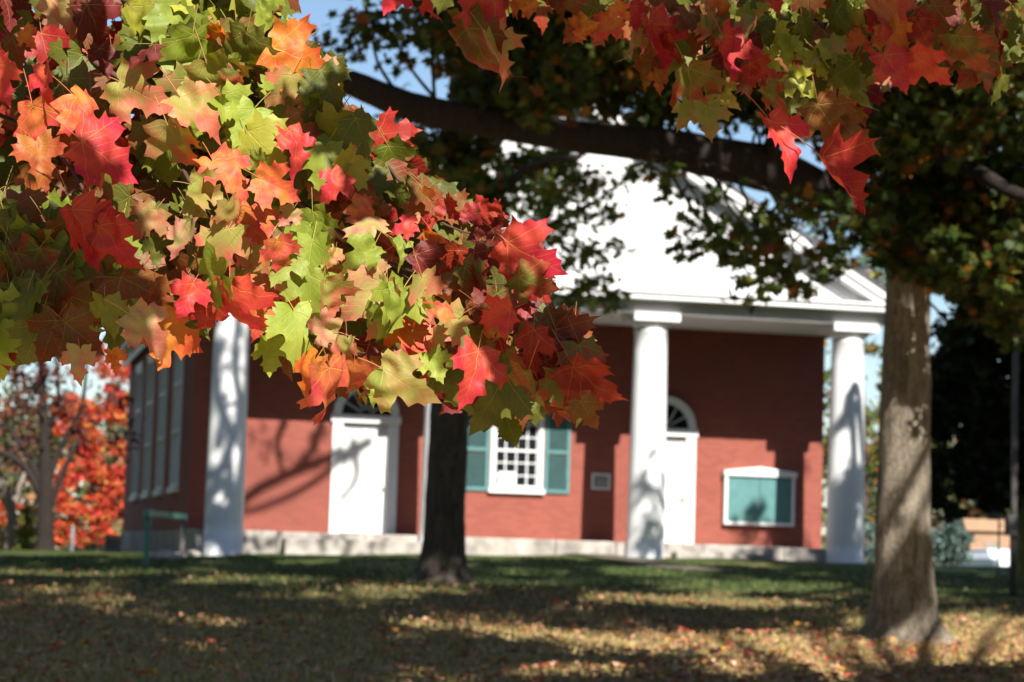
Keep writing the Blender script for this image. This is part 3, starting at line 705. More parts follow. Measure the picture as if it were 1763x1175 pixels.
def left_fore():
    r = np.random.default_rng(3); T, p = fore_tree(-3.4, 3.2, 'nearest maple whose red, orange and green leaves hang across the upper left', 'near maples')
    for (a, b, c, d, code, st) in BIG[:100]: hero_leaf((a, b, c, d), code, T, r, 3.62, st, 1.0)
    fol = Foliage()
    for (a, b, c, d, code, st) in BIG[100:]:
        pl = math.hypot(c - a, d - b); t = (RC * (c - a) - UC * (d - b)) / pl; fol.add(at(a, b, zslope(3.66, b)), t, -FW + UC * .3, pl * 3.68 / FPX / 1.1, code, r, TPL[1])
    def codes(x, y):
        if y > 330 and x < 260: return 'gggGgBMoB'  # darker codes carry the lower-left shade
        if x < 230: return 'rRroDBgR'
        if x > 760: return 'DrDMgBr'
        if y < 330: return 'GYGgQGg' if x < 480 else 'ggBgog'
        if x > 400 and y < 480: return 'XOPTXoQ'
        return 'GgQPGgTo' if y < 600 else 'XoQGo'
    fill_region(fol, LEFT_POLY, 620, 3.84, 4.4, lambda x, y: 'gBgMgD' if r.uniform() < .6 else codes(x, y), r, (75, 115))  # mostly dark codes: shade in the gaps put into leaf colour
    fill_region(fol, [(540, 170), (640, 220), (760, 335), (800, 400), (640, 390), (540, 300)], 60, 3.72, 3.95, 'gogBgrM', r, (60, 95), (30, 80))
    fill_region(fol, [(380, 300), (640, 350), (760, 470), (760, 600), (480, 600), (380, 470)], 22, 3.60, 3.74, 'PQGXTGO', r, (65, 98), (50, 110))
    fill_region(fol, [(780, 380), (900, 430), (1000, 560), (1010, 650), (880, 660), (800, 560)], 40, 3.62, 3.8, 'DrMDg', r, (55, 90), (30, 90))
    fill_region(fol, [(-60, 330), (230, 330), (240, 480), (190, 550), (-60, 570)], 75, 3.66, 3.85, 'gGgBMg', r, (80, 120))  # dark codes paint the shade of the lower-left leaves
    fill_region(fol, [(250, -60), (460, -60), (540, 90), (640, 260), (560, 300), (420, 250), (250, 120)], 60, 3.62, 3.78, 'GQYGPgG', r, (70, 100))
    shade_leaves(fol, [(-120, 330), (180, 330), (215, 480), (170, 640), (-120, 700)], 420, 3.62, 1.0, 1.9, r)
    shade_leaves(fol, [(740, 380), (1080, 520), (1060, 720), (880, 720), (830, 560)], 34, 3.62, .9, 1.7, r)
    shade_leaves(fol, [(500, 120), (600, 110), (700, 300), (600, 300)], 22, 3.62, .8, 1.5, r)
    shade_leaves(fol, [(-40, -40), (150, -40), (190, 130), (-40, 120)], 16, 3.62, .6, 1.2, r)
    fol.build('foliage', T)
    for pts, rad in (([(-160, -120, 3.9), (60, 40, 3.85), (260, 170, 3.82), (450, 300, 3.8), (640, 440, 3.78), (800, 540, 3.75), (960, 610, 3.7)], .0065), ([(260, 170, 3.82), (330, 320, 3.75), (420, 450, 3.72), (560, 590, 3.7), (640, 610, 3.66)], .004),
                     ([(-100, 160, 3.9), (60, 230, 3.8), (150, 340, 3.74), (190, 520, 3.7)], .0045), ([(200, -90, 3.9), (330, 20, 3.8), (460, 90, 3.75), (600, 200, 3.75), (740, 370, 3.74), (880, 420, 3.7)], .005), ([(640, 440, 3.78), (720, 470, 3.74), (850, 490, 3.7), (900, 480, 3.68)], .003),
                     ([(-60, 420, 3.8), (60, 500, 3.78), (140, 590, 3.74)], .003)):
        twig(T, pts, rad)
    # bough from the twigs to the trunk and the crown overhead
    m = MB(); a = at(-160, -120, 3.9); q = p + np.array([0, 0, 4.2]); m.tube(spline([q, (a + q) / 2 + UPZ * .5, a], 6), np.linspace(.06, .010, 13), 8, .08); m.build('limb', M['bark_l'], T, True)
    return T, p
def lit_path_free(C, r):      # the boughs in view stay in the sun: keep the crown off their way to it
    keep = outside_frame(C)
    return keep
LIT = [(1420, 1116, 440, 56, 1.0), (1690, 1072, 110, 24, .93), (1010, 1062, 230, 24, .9), (1180, 1040, 210, 17, .93), (640, 1050, 130, 12, .85), (560, 1028, 170, 7, .75), (250, 1042, 180, 7, .6), (90, 1018, 130, 6, .6), (960, 1095, 170, 12, .9), (420, 1000, 150, 8, .75),
       (700, 1016, 120, 7, .75), (980, 1158, 120, 10, .7), (1120, 984, 120, 8, .9), (1300, 1012, 180, 9, .8), (430, 1160, 120, 7, .5), (1600, 1170, 260, 8, .5), (280, 984, 120, 6, .6), (830, 1078, 140, 10, .9), (330, 1075, 120, 7, .6), (520, 968, 70, 5, .8), (860, 965, 60, 4, .7)]
DARK = [(1020, 1141, 190, 12), (1660, 1158, 150, 10), (1240, 1084, 110, 9), (180, 1130, 330, 42), (620, 1120, 190, 22), (1530, 1092, 60, 14)]
def lit_prob(px, py):
    px = np.asarray(px, float); py = np.asarray(py, float)
    wob = .55 * np.sin(px / 41 + 2 * np.sin(py / 7)) * np.sin(py / 4.3 + px / 130)
    st = np.sin(px / 77 + 2.2 * np.sin(py / 11)) * np.sin(py / 5.5 + px / 210)
    p = np.where((st > .6) & (py > 985), .55, .02)
    for x, y, a, b, q in LIT: p = np.where(((px - x) / a) ** 2 + ((py - y) / b) ** 2 < 1 + wob, np.maximum(p, q), p)
    for x, y, a, b in DARK: p = np.where(((px - x) / a) ** 2 + ((py - y) / b) ** 2 < 1 + wob, .03, p)
    return p
TRUNK_R = at(1556, 1086, 22)
TR_LIT = [(1500, 1600, 540, 600, .45), (1500, 1580, 600, 700, .85), (1500, 1620, 700, 800, .7), (1500, 1560, 800, 860, .75), (1525, 1620, 905, 965, .95), (1570, 1660, 965, 1090, .85), (1500, 1620, 470, 530, .2)]
def sunlit_cull(C, r, k=1.0):
    """thin the overhead leaves where the lawn and the grey trunk stand in the sun"""
    n = len(C); keep = np.ones(n, bool); t = (C[:, 2] + .8) / SUN[2]
    for _ in range(4): H = C - SUN * t[:, None]; t = t + (H[:, 2] - gz(H[:, 0], H[:, 1])) / SUN[2]
    H = C - SUN * t[:, None]; u, v, z = project(H); vis = (z > 10) & (z < 50) & (u > -100) & (u < 1863) & (v > 955)
    keep &= ~(vis & (r.uniform(0, 1, n) < k * np.minimum(1, 1.15 * lit_prob(u, v))))
    t = ((C - TRUNK_R) @ F0) / (SUN @ F0); H = C - SUN * t[:, None]; u, v, z = project(H); t_ok = t > 0
    for x0, x1, y0, y1, q in TR_LIT: keep &= ~(t_ok & (u > x0) & (u < x1) & (v > y0) & (v < y1) & (r.uniform(0, 1, n) < q))
    return keep
def shade(T, clumps, size, r, name='crown', cols=DARKG, limbs=None, k=1.0):
    o = crown_clumps(name, T, clumps, size, cols, r, cull=lambda C: outside_frame(C) & sunlit_cull(C, np.random.default_rng(5), k)); o['kind'] = 'stuff'
    if limbs is not None:
        m = MB(); q = np.array(limbs)
        for c, s, n in clumps[::max(1, len(clumps) // 14)]: m.tube(spline([q, (q + c) / 2 + UPZ * .4, np.array(c)], 5), np.linspace(.06, .01, 11), 6, .05)
        m.build('limb', M['bark_l'], T, True)
    return o
def lawn_shade(T, p, r, n, zr, lr, h=(6.5, 11), cnt=80, rad=.5):
    cl = []
    while len(cl) < n:
        Z = zr[0] + (zr[1] - zr[0]) * r.uniform() ** .8; lat = r.uniform(-1, 1) * (.215 * Z + .5)
        if not lr[0] < lat < lr[1]: continue
        g = CAM + F0 * Z + R0 * lat; g[2] = gz(g[0], g[1]); u, v, _ = project(g)
        if r.uniform() < float(lit_prob(u, v)) * .8: continue
        t = (r.uniform(*h) - g[2]) / SUN[2]; cl.append((g + SUN * t, (rad, rad, rad * .8), cnt))
    shade(T, cl, .28, r, limbs=p + UPZ * 6)
def target_clumps(px, py, Z, t, n, sp, cnt, rad, r):
    """clumps on the sun side of a patch seen at px +- , py +-"""
    cl = []
    for _ in range(n):
        P = at(r.uniform(*px), r.uniform(*py), r.uniform(*Z)) + SUN * r.uniform(*t); cl.append((P, (rad, rad, rad), cnt))
    return cl
Tl, pl_ = left_fore()
def right_fore():
    r = np.random.default_rng(5); T, p = fore_tree(4.6, 5.5, 'near maple whose mostly shaded red and olive leaves hang along the top right', 'near maples')
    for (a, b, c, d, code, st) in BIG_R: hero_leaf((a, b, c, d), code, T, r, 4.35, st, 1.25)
    fol = Foliage()
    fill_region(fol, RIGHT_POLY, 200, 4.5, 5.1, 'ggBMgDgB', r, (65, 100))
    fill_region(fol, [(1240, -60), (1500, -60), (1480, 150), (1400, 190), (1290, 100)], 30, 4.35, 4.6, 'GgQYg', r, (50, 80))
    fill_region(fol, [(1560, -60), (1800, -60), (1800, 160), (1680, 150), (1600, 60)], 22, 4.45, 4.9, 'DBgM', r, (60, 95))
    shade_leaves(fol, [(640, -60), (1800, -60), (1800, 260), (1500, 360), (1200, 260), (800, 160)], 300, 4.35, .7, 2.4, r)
    fol.build('foliage', T)
    for pts, rad in (([(1900, -160, 4.8), (1640, -30, 4.6), (1460, 60, 4.5), (1300, 60, 4.45), (1190, 80, 4.4)], .006), ([(1500, -150, 4.6), (1420, 60, 4.45), (1370, 170, 4.4), (1325, 205, 4.36)], .004), ([(1460, 60, 4.5), (1440, 170, 4.42), (1418, 268, 4.35)], .003),
                     ([(1200, -150, 4.6), (1110, 0, 4.5), (1030, 10, 4.4)], .004), ([(900, -150, 4.6), (850, -40, 4.5), (800, 30, 4.42)], .004), ([(1640, -60, 4.6), (1570, 20, 4.4), (1530, 60, 4.33)], .003)):
        twig(T, pts, rad)
    m = MB(); q = p + np.array([0, 0, 4.5])
    for a in (at(1900, -160, 4.8), at(1500, -150, 4.6), at(1200, -150, 4.6), at(900, -150, 4.6), at(1640, -60, 4.6)): m.tube(spline([q, (a + q) / 2 + UPZ * .5, a], 6), np.linspace(.05, .008, 13), 8, .08)
    m.build('limb', M['bark_l'], T, True)
    return T, p
Tr, pr_ = right_fore()
r0 = np.random.default_rng(21)
# crowns overhead cast the dappled shade on the lawn
lawn_shade(Tl, pl_, r0, 430, (12.5, 34), (-9, 0))
lawn_shade(Tr, pr_, r0, 330, (12.5, 34), (0, 9))
lawn_shade(Tr, pr_, r0, 520, (33, 47), (-12, 12), (10, 15), 70, .54)

# ------------------------------------------------------------------ the two lawn trees
def px_tube(m, pts, n=16, rough=.05, seg=5, flare=0):     # pts: px, py, Z, radius in px
    P = spline([at(a, b, c) for a, b, c, _ in pts], seg); rr = spline([(d * c / FPX, 0, 0) for _, _, c, d in pts], seg)
    m.tube(P, [q[0] for q in rr], n, rough, flare); return P
LEAFC = ([(.05, .085, .016), (.08, .11, .02), (.14, .15, .025), (.20, .07, .02), (.36, .15, .02)], [5, 4, 2, .8, .5])
def right_tree():
    r = np.random.default_rng(8)
    b = at(1556, 1086, 22); b[2] = gz(b[0], b[1]); T = empty('maple_tree', tuple(b), 'grey trunked maple on the lawn at right with one long dark limb reaching left', 'tree', 'lawn trees')
    m = MB(); px_tube(m, [(1556, 1102, 22, 84), (1556, 1084, 22, 68), (1556, 1060, 22, 60), (1557, 1020, 22, 54), (1555, 960, 22, 50), (1555, 880, 22, 47), (1557, 780, 22, 44.5), (1559, 680, 22, 43), (1561, 580, 22, 40), (1563, 480, 22, 38), (1560, 380, 22, 38), (1575, 240, 22.3, 30), (1600, 60, 22.8, 26), (1610, -200, 23, 20), (1620, -700, 23.5, 8)], 28, .03, 6, 14)
    m.build('trunk', M['bark_r'], T, True)
    m = MB(); L = px_tube(m, [(1560, 450, 22, 30), (1520, 400, 21.8, 26), (1470, 355, 21.5, 25), (1400, 318, 21, 32), (1320, 292, 20.6, 40), (1230, 270, 20.2, 37), (1130, 252, 19.8, 31), (1020, 238, 19.4, 28), (900, 222, 19, 27), (800, 204, 18.6, 26), (700, 182, 18.3, 26), (600, 142, 18, 22), (500, 105, 17.7, 18), (380, 60, 17.4, 12)], 14, .08, 4)
    m.build('limb', M['bark_limb'], T, True)
    m = MB(); px_tube(m, [(1590, 260, 22, 20), (1680, 295, 21, 14), (1740, 330, 20.5, 12), (1800, 350, 20, 9)], 10, .08); px_tube(m, [(1320, 285, 20.6, 18), (1345, 210, 20, 12), (1400, 150, 19.6, 9), (1420, -60, 19.2, 6)], 8, .06)
    px_tube(m, [(1570, 300, 22, 22), (1500, 160, 21.5, 15), (1480, 20, 21, 12), (1400, -200, 20.5, 8)], 8, .06); px_tube(m, [(900, 215, 19, 14), (840, 120, 18.6, 8), (800, -60, 18, 5)], 8, .06)
    m.build('limb', M['bark_limb'], T, True)
    cl = []; tw = MB()
    def c(px, py, Z, rp, n, rz=None, twig_=True):
        k = Z / FPX; rad = rp * k; ctr = at(px, py, Z); cl.append((ctr, (rad, rz or rad, rad * .8), n))
        if twig_ and n > 40:
            j = min(L, key=lambda q: np.linalg.norm(q - ctr)); 
            if np.linalg.norm(j - ctr) < 2.2: tw.tube(spline([j, (j + ctr) / 2 + r.normal(0, .08, 3), ctr, ctr + (ctr - j) * .12 - UPZ * .05], 4), np.linspace(.018, .003, 13), 5, .1)
    # leaves above the limb, sparse towards the sky at left
    for px, py, rp, n in ((640, 35, 55, 95), (600, 75, 45, 55), (690, 85, 50, 75), (560, 60, 28, 18), (745, 60, 45, 55), (800, 90, 55, 130), (780, 20, 70, 170), (870, 60, 80, 330), (960, 60, 90, 480), (1060, 70, 90, 520), (940, 150, 70, 300), (1040, 160, 60, 200), (1120, 110, 75, 330), (1130, 195, 45, 90), (880, 160, 60, 180), (820, 160, 40, 50),
                          (1200, 60, 100, 520), (1310, 80, 110, 620), (1430, 60, 110, 640), (1550, 60, 110, 640), (1670, 60, 110, 640), (1770, 80, 100, 520), (1240, 170, 60, 190), (1330, 170, 60, 260), (1420, 190, 70, 380), (1500, 250, 75, 430), (1600, 200, 100, 620), (1700, 200, 100, 620), (1640, 330, 90, 520), (1740, 320, 90, 520), (1560, 340, 60, 260), (1700, 430, 80, 380), (1775, 460, 80, 380), (1620, 440, 50, 150), (1580, 430, 35, 70), (1530, 430, 35, 60), (1500, 380, 45, 120), (1560, 400, 50, 170), (1620, 410, 45, 150), (1560, 460, 30, 60), (1610, 480, 26, 40),
                          (700, 250, 45, 50), (760, 260, 50, 90), (820, 270, 40, 55), (1740, 560, 45, 80), (1690, 530, 40, 60), (1660, 500, 40, 70)):
        c(px, py, r.uniform(18, 21) if px < 1200 else r.uniform(19.5, 23), rp, int(n * (.8 if px < 760 else 2.0)))
    for px, py, rp, n in ((1500, 400, 40, 120), (1545, 440, 36, 110), (1600, 450, 36, 100), (1560, 370, 45, 150), (1640, 470, 36, 90), (1480, 340, 40, 110)): c(px, py, r.uniform(19.5, 21), rp, n)
    # spray hanging below the limb over the gable
    for px, py, rp, n in ((1120, 300, 28, 26), (1160, 320, 30, 30), (1190, 390, 28, 30), (1235, 395, 36, 60), (1290, 410, 40, 75), (1250, 440, 38, 60), (1330, 430, 36, 50), (1320, 470, 38, 58), (1370, 480, 34, 42), (1180, 430, 26, 20), (1300, 505, 26, 22), (1400, 490, 28, 26), (1340, 350, 34, 30), (1400, 370, 38, 45), (1440, 400, 34, 40), (1240, 330, 22, 14), (1350, 385, 30, 30), (1410, 440, 30, 28), (1200, 350, 22, 12), (1450, 450, 26, 22), (1295, 530, 14, 6)):
        c(px, py, r.uniform(18.6, 20), rp, n, .5)
    tw.build('twig', M['bark_limb'], T, True)
    crown_clumps('crown', T, cl, .125, LEAFC, r)['kind'] = 'stuff'
    # upper crown above the frame
    cl = []
    for _ in range(70):
        a = r.uniform(0, 6.28); q = r.uniform(0, 1) ** .5; h = r.uniform(6.2, 19); rr = 6.0 * (1 - ((h - 9) / 11) ** 2 * .6) * q
        cl.append(((b[0] + rr * math.cos(a), b[1] + rr * math.sin(a), h), (1.0, 1.0, .7), 110))
    c2 = target_clumps((560, 1880), (-40, 440), (18, 23), (3, 8), 450, 0, 28, .4, r)          # what shades the limb and the leaves in view
    c2 += target_clumps((1050, 1450), (300, 520), (18, 21), (4, 8), 40, 0, 26, .3, r); shade(T, c2, .2, r, cols=LEAFC, k=.6)
    cl += target_clumps((1490, 1640), (500, 620), (21.5, 22.5), (6, 9), 8, 0, 12, .22, r) + target_clumps((1490, 1640), (640, 960), (21.5, 22.5), (7, 10), 8, 0, 8, .24, r) + target_clumps((1470, 1550), (920, 1090), (21.5, 22.5), (8, 11), 5, 0, 20, .25, r)
    shade(T, cl, .2, r, cols=LEAFC)
right_tree()
def left_tree():
    r = np.random.default_rng(9)
    b = at(762, 1000, 36); b[2] = gz(b[0], b[1]); T = empty('maple_tree', tuple(b), 'dark trunked maple on the lawn in front of the porch, nearer the left door', 'tree', 'lawn trees')
    m = MB(); px_tube(m, [(760, 1014, 36, 68), (761, 1000, 36, 54), (762, 975, 36, 44), (764, 930, 36, 37), (767, 860, 36, 35), (771, 760, 36, 34), (776, 640, 36, 31), (782, 500, 36, 27), (786, 350, 36, 24), (790, 200, 36, 20), (800, -50, 36, 15), (812, -450, 36, 6)], 22, .04, 5, 8)
    m.build('trunk', M['bark_l'], T, True)
    m = MB(); L = []
    for pts in ([(778, 560, 36, 14), (850, 470, 35.5, 10), (930, 400, 35, 7), (1020, 350, 34.6, 4)], [(784, 430, 36, 14), (860, 330, 35.4, 10), (930, 280, 35, 7), (1000, 270, 34.5, 4)], [(786, 380, 36, 13), (720, 280, 35.5, 9), (660, 200, 35, 6)], [(783, 480, 36, 12), (700, 400, 36, 8), (600, 350, 36, 5)], [(790, 240, 36, 12), (840, 130, 35.6, 8), (860, 40, 35.4, 5)]):
        L += px_tube(m, pts, 8, .06)
    for k in range(9):  # high limbs, above the frame, that shade the left column and wall
        a = r.uniform(2.0, 4.6); h = r.uniform(7.5, 11); e = np.array([b[0] + 3.0 * math.cos(a), b[1] + 2.4 * math.sin(a), h + 3.4]); s_ = np.array([b[0], b[1], h]); m.tube(spline([s_, (s_ + e) / 2 + r.normal(0, .3, 3), e], 5), np.linspace(.10, .03, 11), 8, .06)
    m.build('limb', M['bark_l'], T, True)
    cl = []; tw = MB()
    for px, py, rp, n in ((900, 290, 45, 110), (960, 280, 42, 95), (870, 340, 40, 80), (940, 340, 42, 90), (1010, 320, 36, 55), (900, 400, 34, 40), (960, 400, 30, 32), (1040, 370, 30, 26), (1000, 440, 32, 32), (940, 460, 30, 26), (1020, 490, 32, 36), (980, 520, 26, 22), (1060, 430, 24, 12), (1050, 520, 24, 20), (830, 320, 45, 140), (800, 400, 40, 120), (760, 330, 60, 240), (700, 300, 60, 160), (650, 260, 55, 60), (740, 420, 45, 120), (690, 200, 50, 40), (1090, 300, 24, 14),
                          (830, 240, 45, 90), (880, 110, 60, 90), (950, 120, 60, 90), (1040, 110, 60, 90), (1120, 150, 50, 60), (880, 480, 24, 14), (640, 350, 60, 70), (580, 300, 50, 30)):
        Z = r.uniform(34, 37); k = Z / FPX; ctr = at(px, py, Z); cl.append((ctr, (rp * k, .7, rp * k * .85), int(n * (2.0 if px < 860 else 3.0))))
        j = min(L, key=lambda q: np.linalg.norm(q - ctr)); tw.tube(spline([j, (j + ctr) / 2 + r.normal(0, .1, 3), ctr, ctr + (ctr - j) * .4 - UPZ * .2], 4), np.linspace(.02, .004, 13), 5, .1)
    tw.build('twig', M['bark_l'], T, True)
    crown_clumps('crown', T, cl, .15, ([(.12, .17, .03), (.19, .25, .045), (.30, .31, .06), (.42, .15, .03)], [4, 4, 2, .7]), r)['kind'] = 'stuff'
    cl = []
    for _ in range(46):
        h = r.uniform(7.6, 9.6); cl.append(((b[0] + r.uniform(-5, 4), b[1] + r.uniform(-4, 4), h), (.9, .9, .5), 100))
    cl += target_clumps((660, 870), (120, 480), (34, 37), (5, 10), 60, 0, 22, .5, r) + target_clumps((730, 800), (560, 990), (35.5, 36.3), (10, 13), 46, 0, 26, .35, r)
    shade(T, cl, .2, r, cols=LEAFC)
    # high twigs whose shadow falls on the leftmost column and on the brick by the left door
    cl = []; m = MB()
    def wall_pt(x, z, t, y=YD): return np.array([x, y, z]) + SUN * t
    for pts in ([(-.6, .3), (.2, .5), (1.1, .75), (2.0, 1.2), (2.7, 1.75), (3.4, 2.3)], [(.5, .5), (1.0, 1.15), (1.7, 1.55), (2.1, 2.0), (2.3, 2.6)], [(1.5, 1.5), (1.35, 2.1), (1.5, 2.6)], [(2.7, .9), (3.1, 1.5), (3.0, 2.3)]):
        P = [wall_pt(x, z, 19.5) for x, z in pts]; m.tube(spline(P, 5), np.linspace(.045, .09, 5 * (len(P) - 1) + 1), 8, .05)
    m.tube(spline([wall_pt(3.4, 2.3, 19.5), np.array([b[0] + .2, b[1], 12.5]), np.array([b[0], b[1], 8.0])], 6), np.linspace(.09, .14, 13), 8, .05)
    for pts in ([(-.35, .9), (-.05, 1.7), (.2, 2.6), (.05, 3.6), (.1, 4.6)], [(.35, .2), (.1, 1.0), (0, 1.9)], [(.0, 2.2), (-.25, 3.0), (-.3, 4.2)]):
        P = [wall_pt(x, z, 17.5, -.4) for x, z in pts]; m.tube(spline(P, 5), np.linspace(.11, .08, 5 * (len(P) - 1) + 1), 8, .05)
    m.tube(spline([wall_pt(.1, 4.6, 17.5, -.4), wall_pt(.6, 5.5, 17.6, -.4), np.array([b[0], b[1], 13.5]), np.array([b[0], b[1], 9.0])], 6), np.linspace(.08, .12, 19), 8, .05)
    m.build('limb', M['bark_l'], T, True)
    for _ in range(26): cl.append((wall_pt(r.uniform(-.45, .4), r.uniform(1.8, 5), r.uniform(16.5, 18.5), -.4), (.14, .14, .14), 9))
    for _ in range(8): cl.append((wall_pt(r.uniform(.6, 2.4), r.uniform(1.6, 2.6), r.uniform(18.5, 20.5)), (.3, .3, .2), 7))
    shade(T, cl, .16, r, cols=LEAFC)
left_tree()

# ------------------------------------------------------------------ background trees
def blob_tree(name, label, px, py, Z, trunk_px, tops, clumps, size, cols, bark, seed, mat='tleaf', lobes=False, group=None, cat='tree', forks=()):
    r = np.random.default_rng(seed); b = at(px, py, Z); b[2] = gz(b[0], b[1])
    T = empty(name, tuple(b), label, cat, group); m = MB(); k = Z / FPX
    base = b - UPZ * .4; pts = [base, b + UPZ * .3] + [at(x, y, Z) for x, y, _ in tops]; rad = [trunk_px * 1.25 * k, trunk_px * k] + [q * k for _, _, q in tops]
    P = spline(pts, 4); rr = spline([(q, 0, 0) for q in rad], 4); m.tube(P, [q[0] for q in rr], 12, .08)
    for f in forks: px_tube(m, [(x, y, Z + dz, q) for x, y, dz, q in f], 8, .08)
    m.build('trunk', bark, T, True)
    cl = [(at(x, y, Z + r.uniform(-1, 1) * rp * k * .8), (rp * k, rp * k * 1.1, rp * k * .75), n) for x, y, rp, n in clumps]
    crown_clumps('crown', T, cl, size, cols, r, mat, lobes)['kind'] = 'stuff'
    return T
rb = np.random.default_rng(40)
def grid_clumps(x0, x1, y0, y1, n, rp, cnt): return [(rb.uniform(x0, x1), rb.uniform(y0, y1), rb.uniform(*rp), cnt) for _ in range(n)]
DUSK = ([(.16, .06, .05), (.28, .09, .07), (.08, .04, .035), (.36, .10, .05)], [3, 2, 2, 1])
FIRE = ([(.74, .10, .06), (.76, .18, .05), (.68, .05, .05), (.74, .34, .07), (.44, .32, .07)], [5, 3, 4, 2, .8])
blob_tree('bare_tree', 'dark forked tree with sparse dusky purple leaves at the far left', 76, 968, 62, 15, [(78, 880, 14), (78, 800, 11), (74, 700, 8), (70, 600, 5)],
          grid_clumps(-40, 215, 560, 780, 38, (20, 36), 46) + grid_clumps(-40, 240, 330, 560, 26, (25, 45), 40), (.17), DUSK, M['bark_limb'], 41,  # near-black bark stands in for shade on this trunk
          forks=([(74, 860, 0, 8), (40, 800, 0, 7), (-20, 770, 0, 5)], [(74, 840, 0, 7), (45, 780, 0, 6), (10, 730, 0, 4), (-20, 690, 0, 3)], [(82, 830, 0, 7), (105, 770, 0, 5), (140, 700, 0, 4), (150, 620, 0, 3)], [(84, 880, 0, 6), (110, 810, 0, 5), (135, 760, 0, 3)], [(80, 760, 0, 6), (100, 680, 0, 4), (95, 600, 0, 3)]))
blob_tree('pale_tree', 'pale barked tree with a low fork at the left edge', 18, 972, 66, 12, [(20, 900, 9), (18, 870, 8), (4, 820, 5)], grid_clumps(-60, 60, 690, 800, 8, (16, 26), 30), .17, DUSK, M['bark_pale'], 42,
          forks=([(20, 880, 0, 7), (34, 840, 0, 5), (48, 800, 0, 3)], [(16, 880, 0, 6), (-8, 830, 0, 4)]))
blob_tree('maple_tree', 'blazing orange and red maple beyond the dark forked tree, reaching the ground', 160, 962, 84, 6, [(160, 900, 5), (160, 800, 4)],
          grid_clumps(95, 222, 700, 935, 46, (12, 24), 260) + grid_clumps(120, 225, 580, 720, 16, (14, 24), 190) + grid_clumps(-30, 60, 850, 900, 5, (12, 20), 90), .17, FIRE, M['bark_l'], 43)
blob_tree('arborvitae', 'upright yellow green shrub between the pale and the dark trunk', 43, 962, 64, 3, [(43, 920, 3), (43, 890, 2)], [(43, 945, 17, 420), (43, 920, 15, 380), (43, 895, 12, 260), (43, 880, 8, 120)], .10,
          ([(.22, .24, .04), (.30, .30, .05), (.16, .17, .03)], [3, 2, 2]), M['bark_l'], 44, 'needle', cat='shrub')
blob_tree('shrub', 'low tawny shrub under the orange maple', 150, 962, 78, 3, [(150, 950, 2)], [(130, 950, 16, 160), (160, 946, 18, 200), (190, 950, 14, 160), (110, 952, 14, 120)], .12, ([(.30, .28, .10), (.42, .34, .16), (.20, .22, .07)], [3, 2, 2]), M['bark_l'], 45, 'needle', cat='shrub')
MIX = ([(.11, .18, .04), (.17, .24, .05), (.55, .26, .04), (.50, .13, .04), (.06, .09, .03)], [4, 3, 1.6, .9, 2])
blob_tree('tree', 'green and orange tree rising behind the right end of the building', 1490, 960, 86, 8, [(1488, 800, 7), (1480, 600, 5), (1470, 450, 3)],
          grid_clumps(1400, 1560, 560, 900, 40, (16, 30), 85) + grid_clumps(1380, 1540, 350, 560, 26, (16, 28), 75), .22, MIX, M['bark_l'], 46)
blob_tree('spruce_tree', 'blue green spruce seen just right of the grey trunk', 1640, 972, 76, 4, [(1640, 930, 3), (1640, 890, 2)], [(x, y, w_, n) for x, y, w_, n in ((1620, 955, 26, 420), (1652, 958, 20, 340), (1640, 930, 26, 420), (1610, 925, 18, 240), (1662, 925, 14, 200), (1640, 905, 18, 260), (1500, 950, 22, 260), (1500, 915, 18, 180), (1590, 945, 20, 260))], .13,
          ([(.13, .19, .17), (.20, .27, .24), (.08, .13, .11)], [3, 2, 2]), M['bark_l'], 47, 'needle', cat='tree')
EVER = ([(.012, .022, .008), (.02, .035, .01), (.035, .05, .012)], [4, 3, 1])  # very dark greens put this tree's shade into the leaf colour
blob_tree('dark_tree', 'huge dark dense tree filling the right edge with a mossy trunk', 1772, 985, 44, 24, [(1772, 880, 20), (1775, 700, 16), (1778, 500, 12)],
          grid_clumps(1600, 1800, 420, 700, 54, (30, 52), 240) + grid_clumps(1500, 1610, 640, 880, 3, (10, 14), 40) + grid_clumps(1605, 1790, 700, 850, 34, (22, 40), 190) + [(1640, 880, 22, 60), (1610, 860, 18, 60), (1735, 862, 24, 90), (1700, 868, 18, 50), (1610, 800, 20, 120), (1608, 700, 24, 160)], .19, EVER, M['bark_moss'], 48, 'needle', True)
def dark_tree_shade():
    T = bpy.data.objects['dark_tree']; r = np.random.default_rng(77)
    cl = target_clumps((1590, 1840), (380, 930), (42, 45), (9, 14), 150, 0, 26, .6, r)
    for _ in range(34): z = 2.0 * r.uniform() ** 1.4; cl.append((np.array([r.uniform(8.45, 9.15), -.4, z]) + SUN * r.uniform(16, 22), (.16, .16, .16), 5))
    for _ in range(30): z = 2.3 * r.uniform() ** 1.2; cl.append((np.array([r.uniform(12.75, 13.6), -.4, z]) + SUN * r.uniform(14, 20), (.14, .14, .14), 4))
    m = MB(); root = np.array(T.location) + UPZ * 9
    for x0, z0, x1, z1, q in ((12.8, .2, 13.5, 2.4, .05), (13.1, .0, 13.3, 1.7, .04), (12.75, 1.0, 13.2, 2.0, .035), (13.4, .1, 13.55, 1.5, .035)):
        a, b_, c_ = [np.array([x, -.4, z]) + SUN * 15 for x, z in ((x0, z0), ((x0 + x1) / 2 + .08, (z0 + z1) / 2), (x1, z1))]; m.tube(spline([a, b_, c_, (c_ + root) / 2 + UPZ, root], 5), np.linspace(q * .7, q * 2, 21), 7, .1)
    m.build('limb', M['bark_l'], T, True)
    for _ in range(7): cl.append((np.array([r.uniform(11.6, 12.9), YD, r.uniform(.1, .7)]) + SUN * r.uniform(17, 20), (.25, .25, .2), 9))
    for _ in range(3): cl.append((np.array([r.uniform(11.9, 12.2), YD, r.uniform(.85, 1.15)]) + SUN * 17, (.14, .14, .14), 12))
    shade(T, cl, .24, r, cols=EVER)
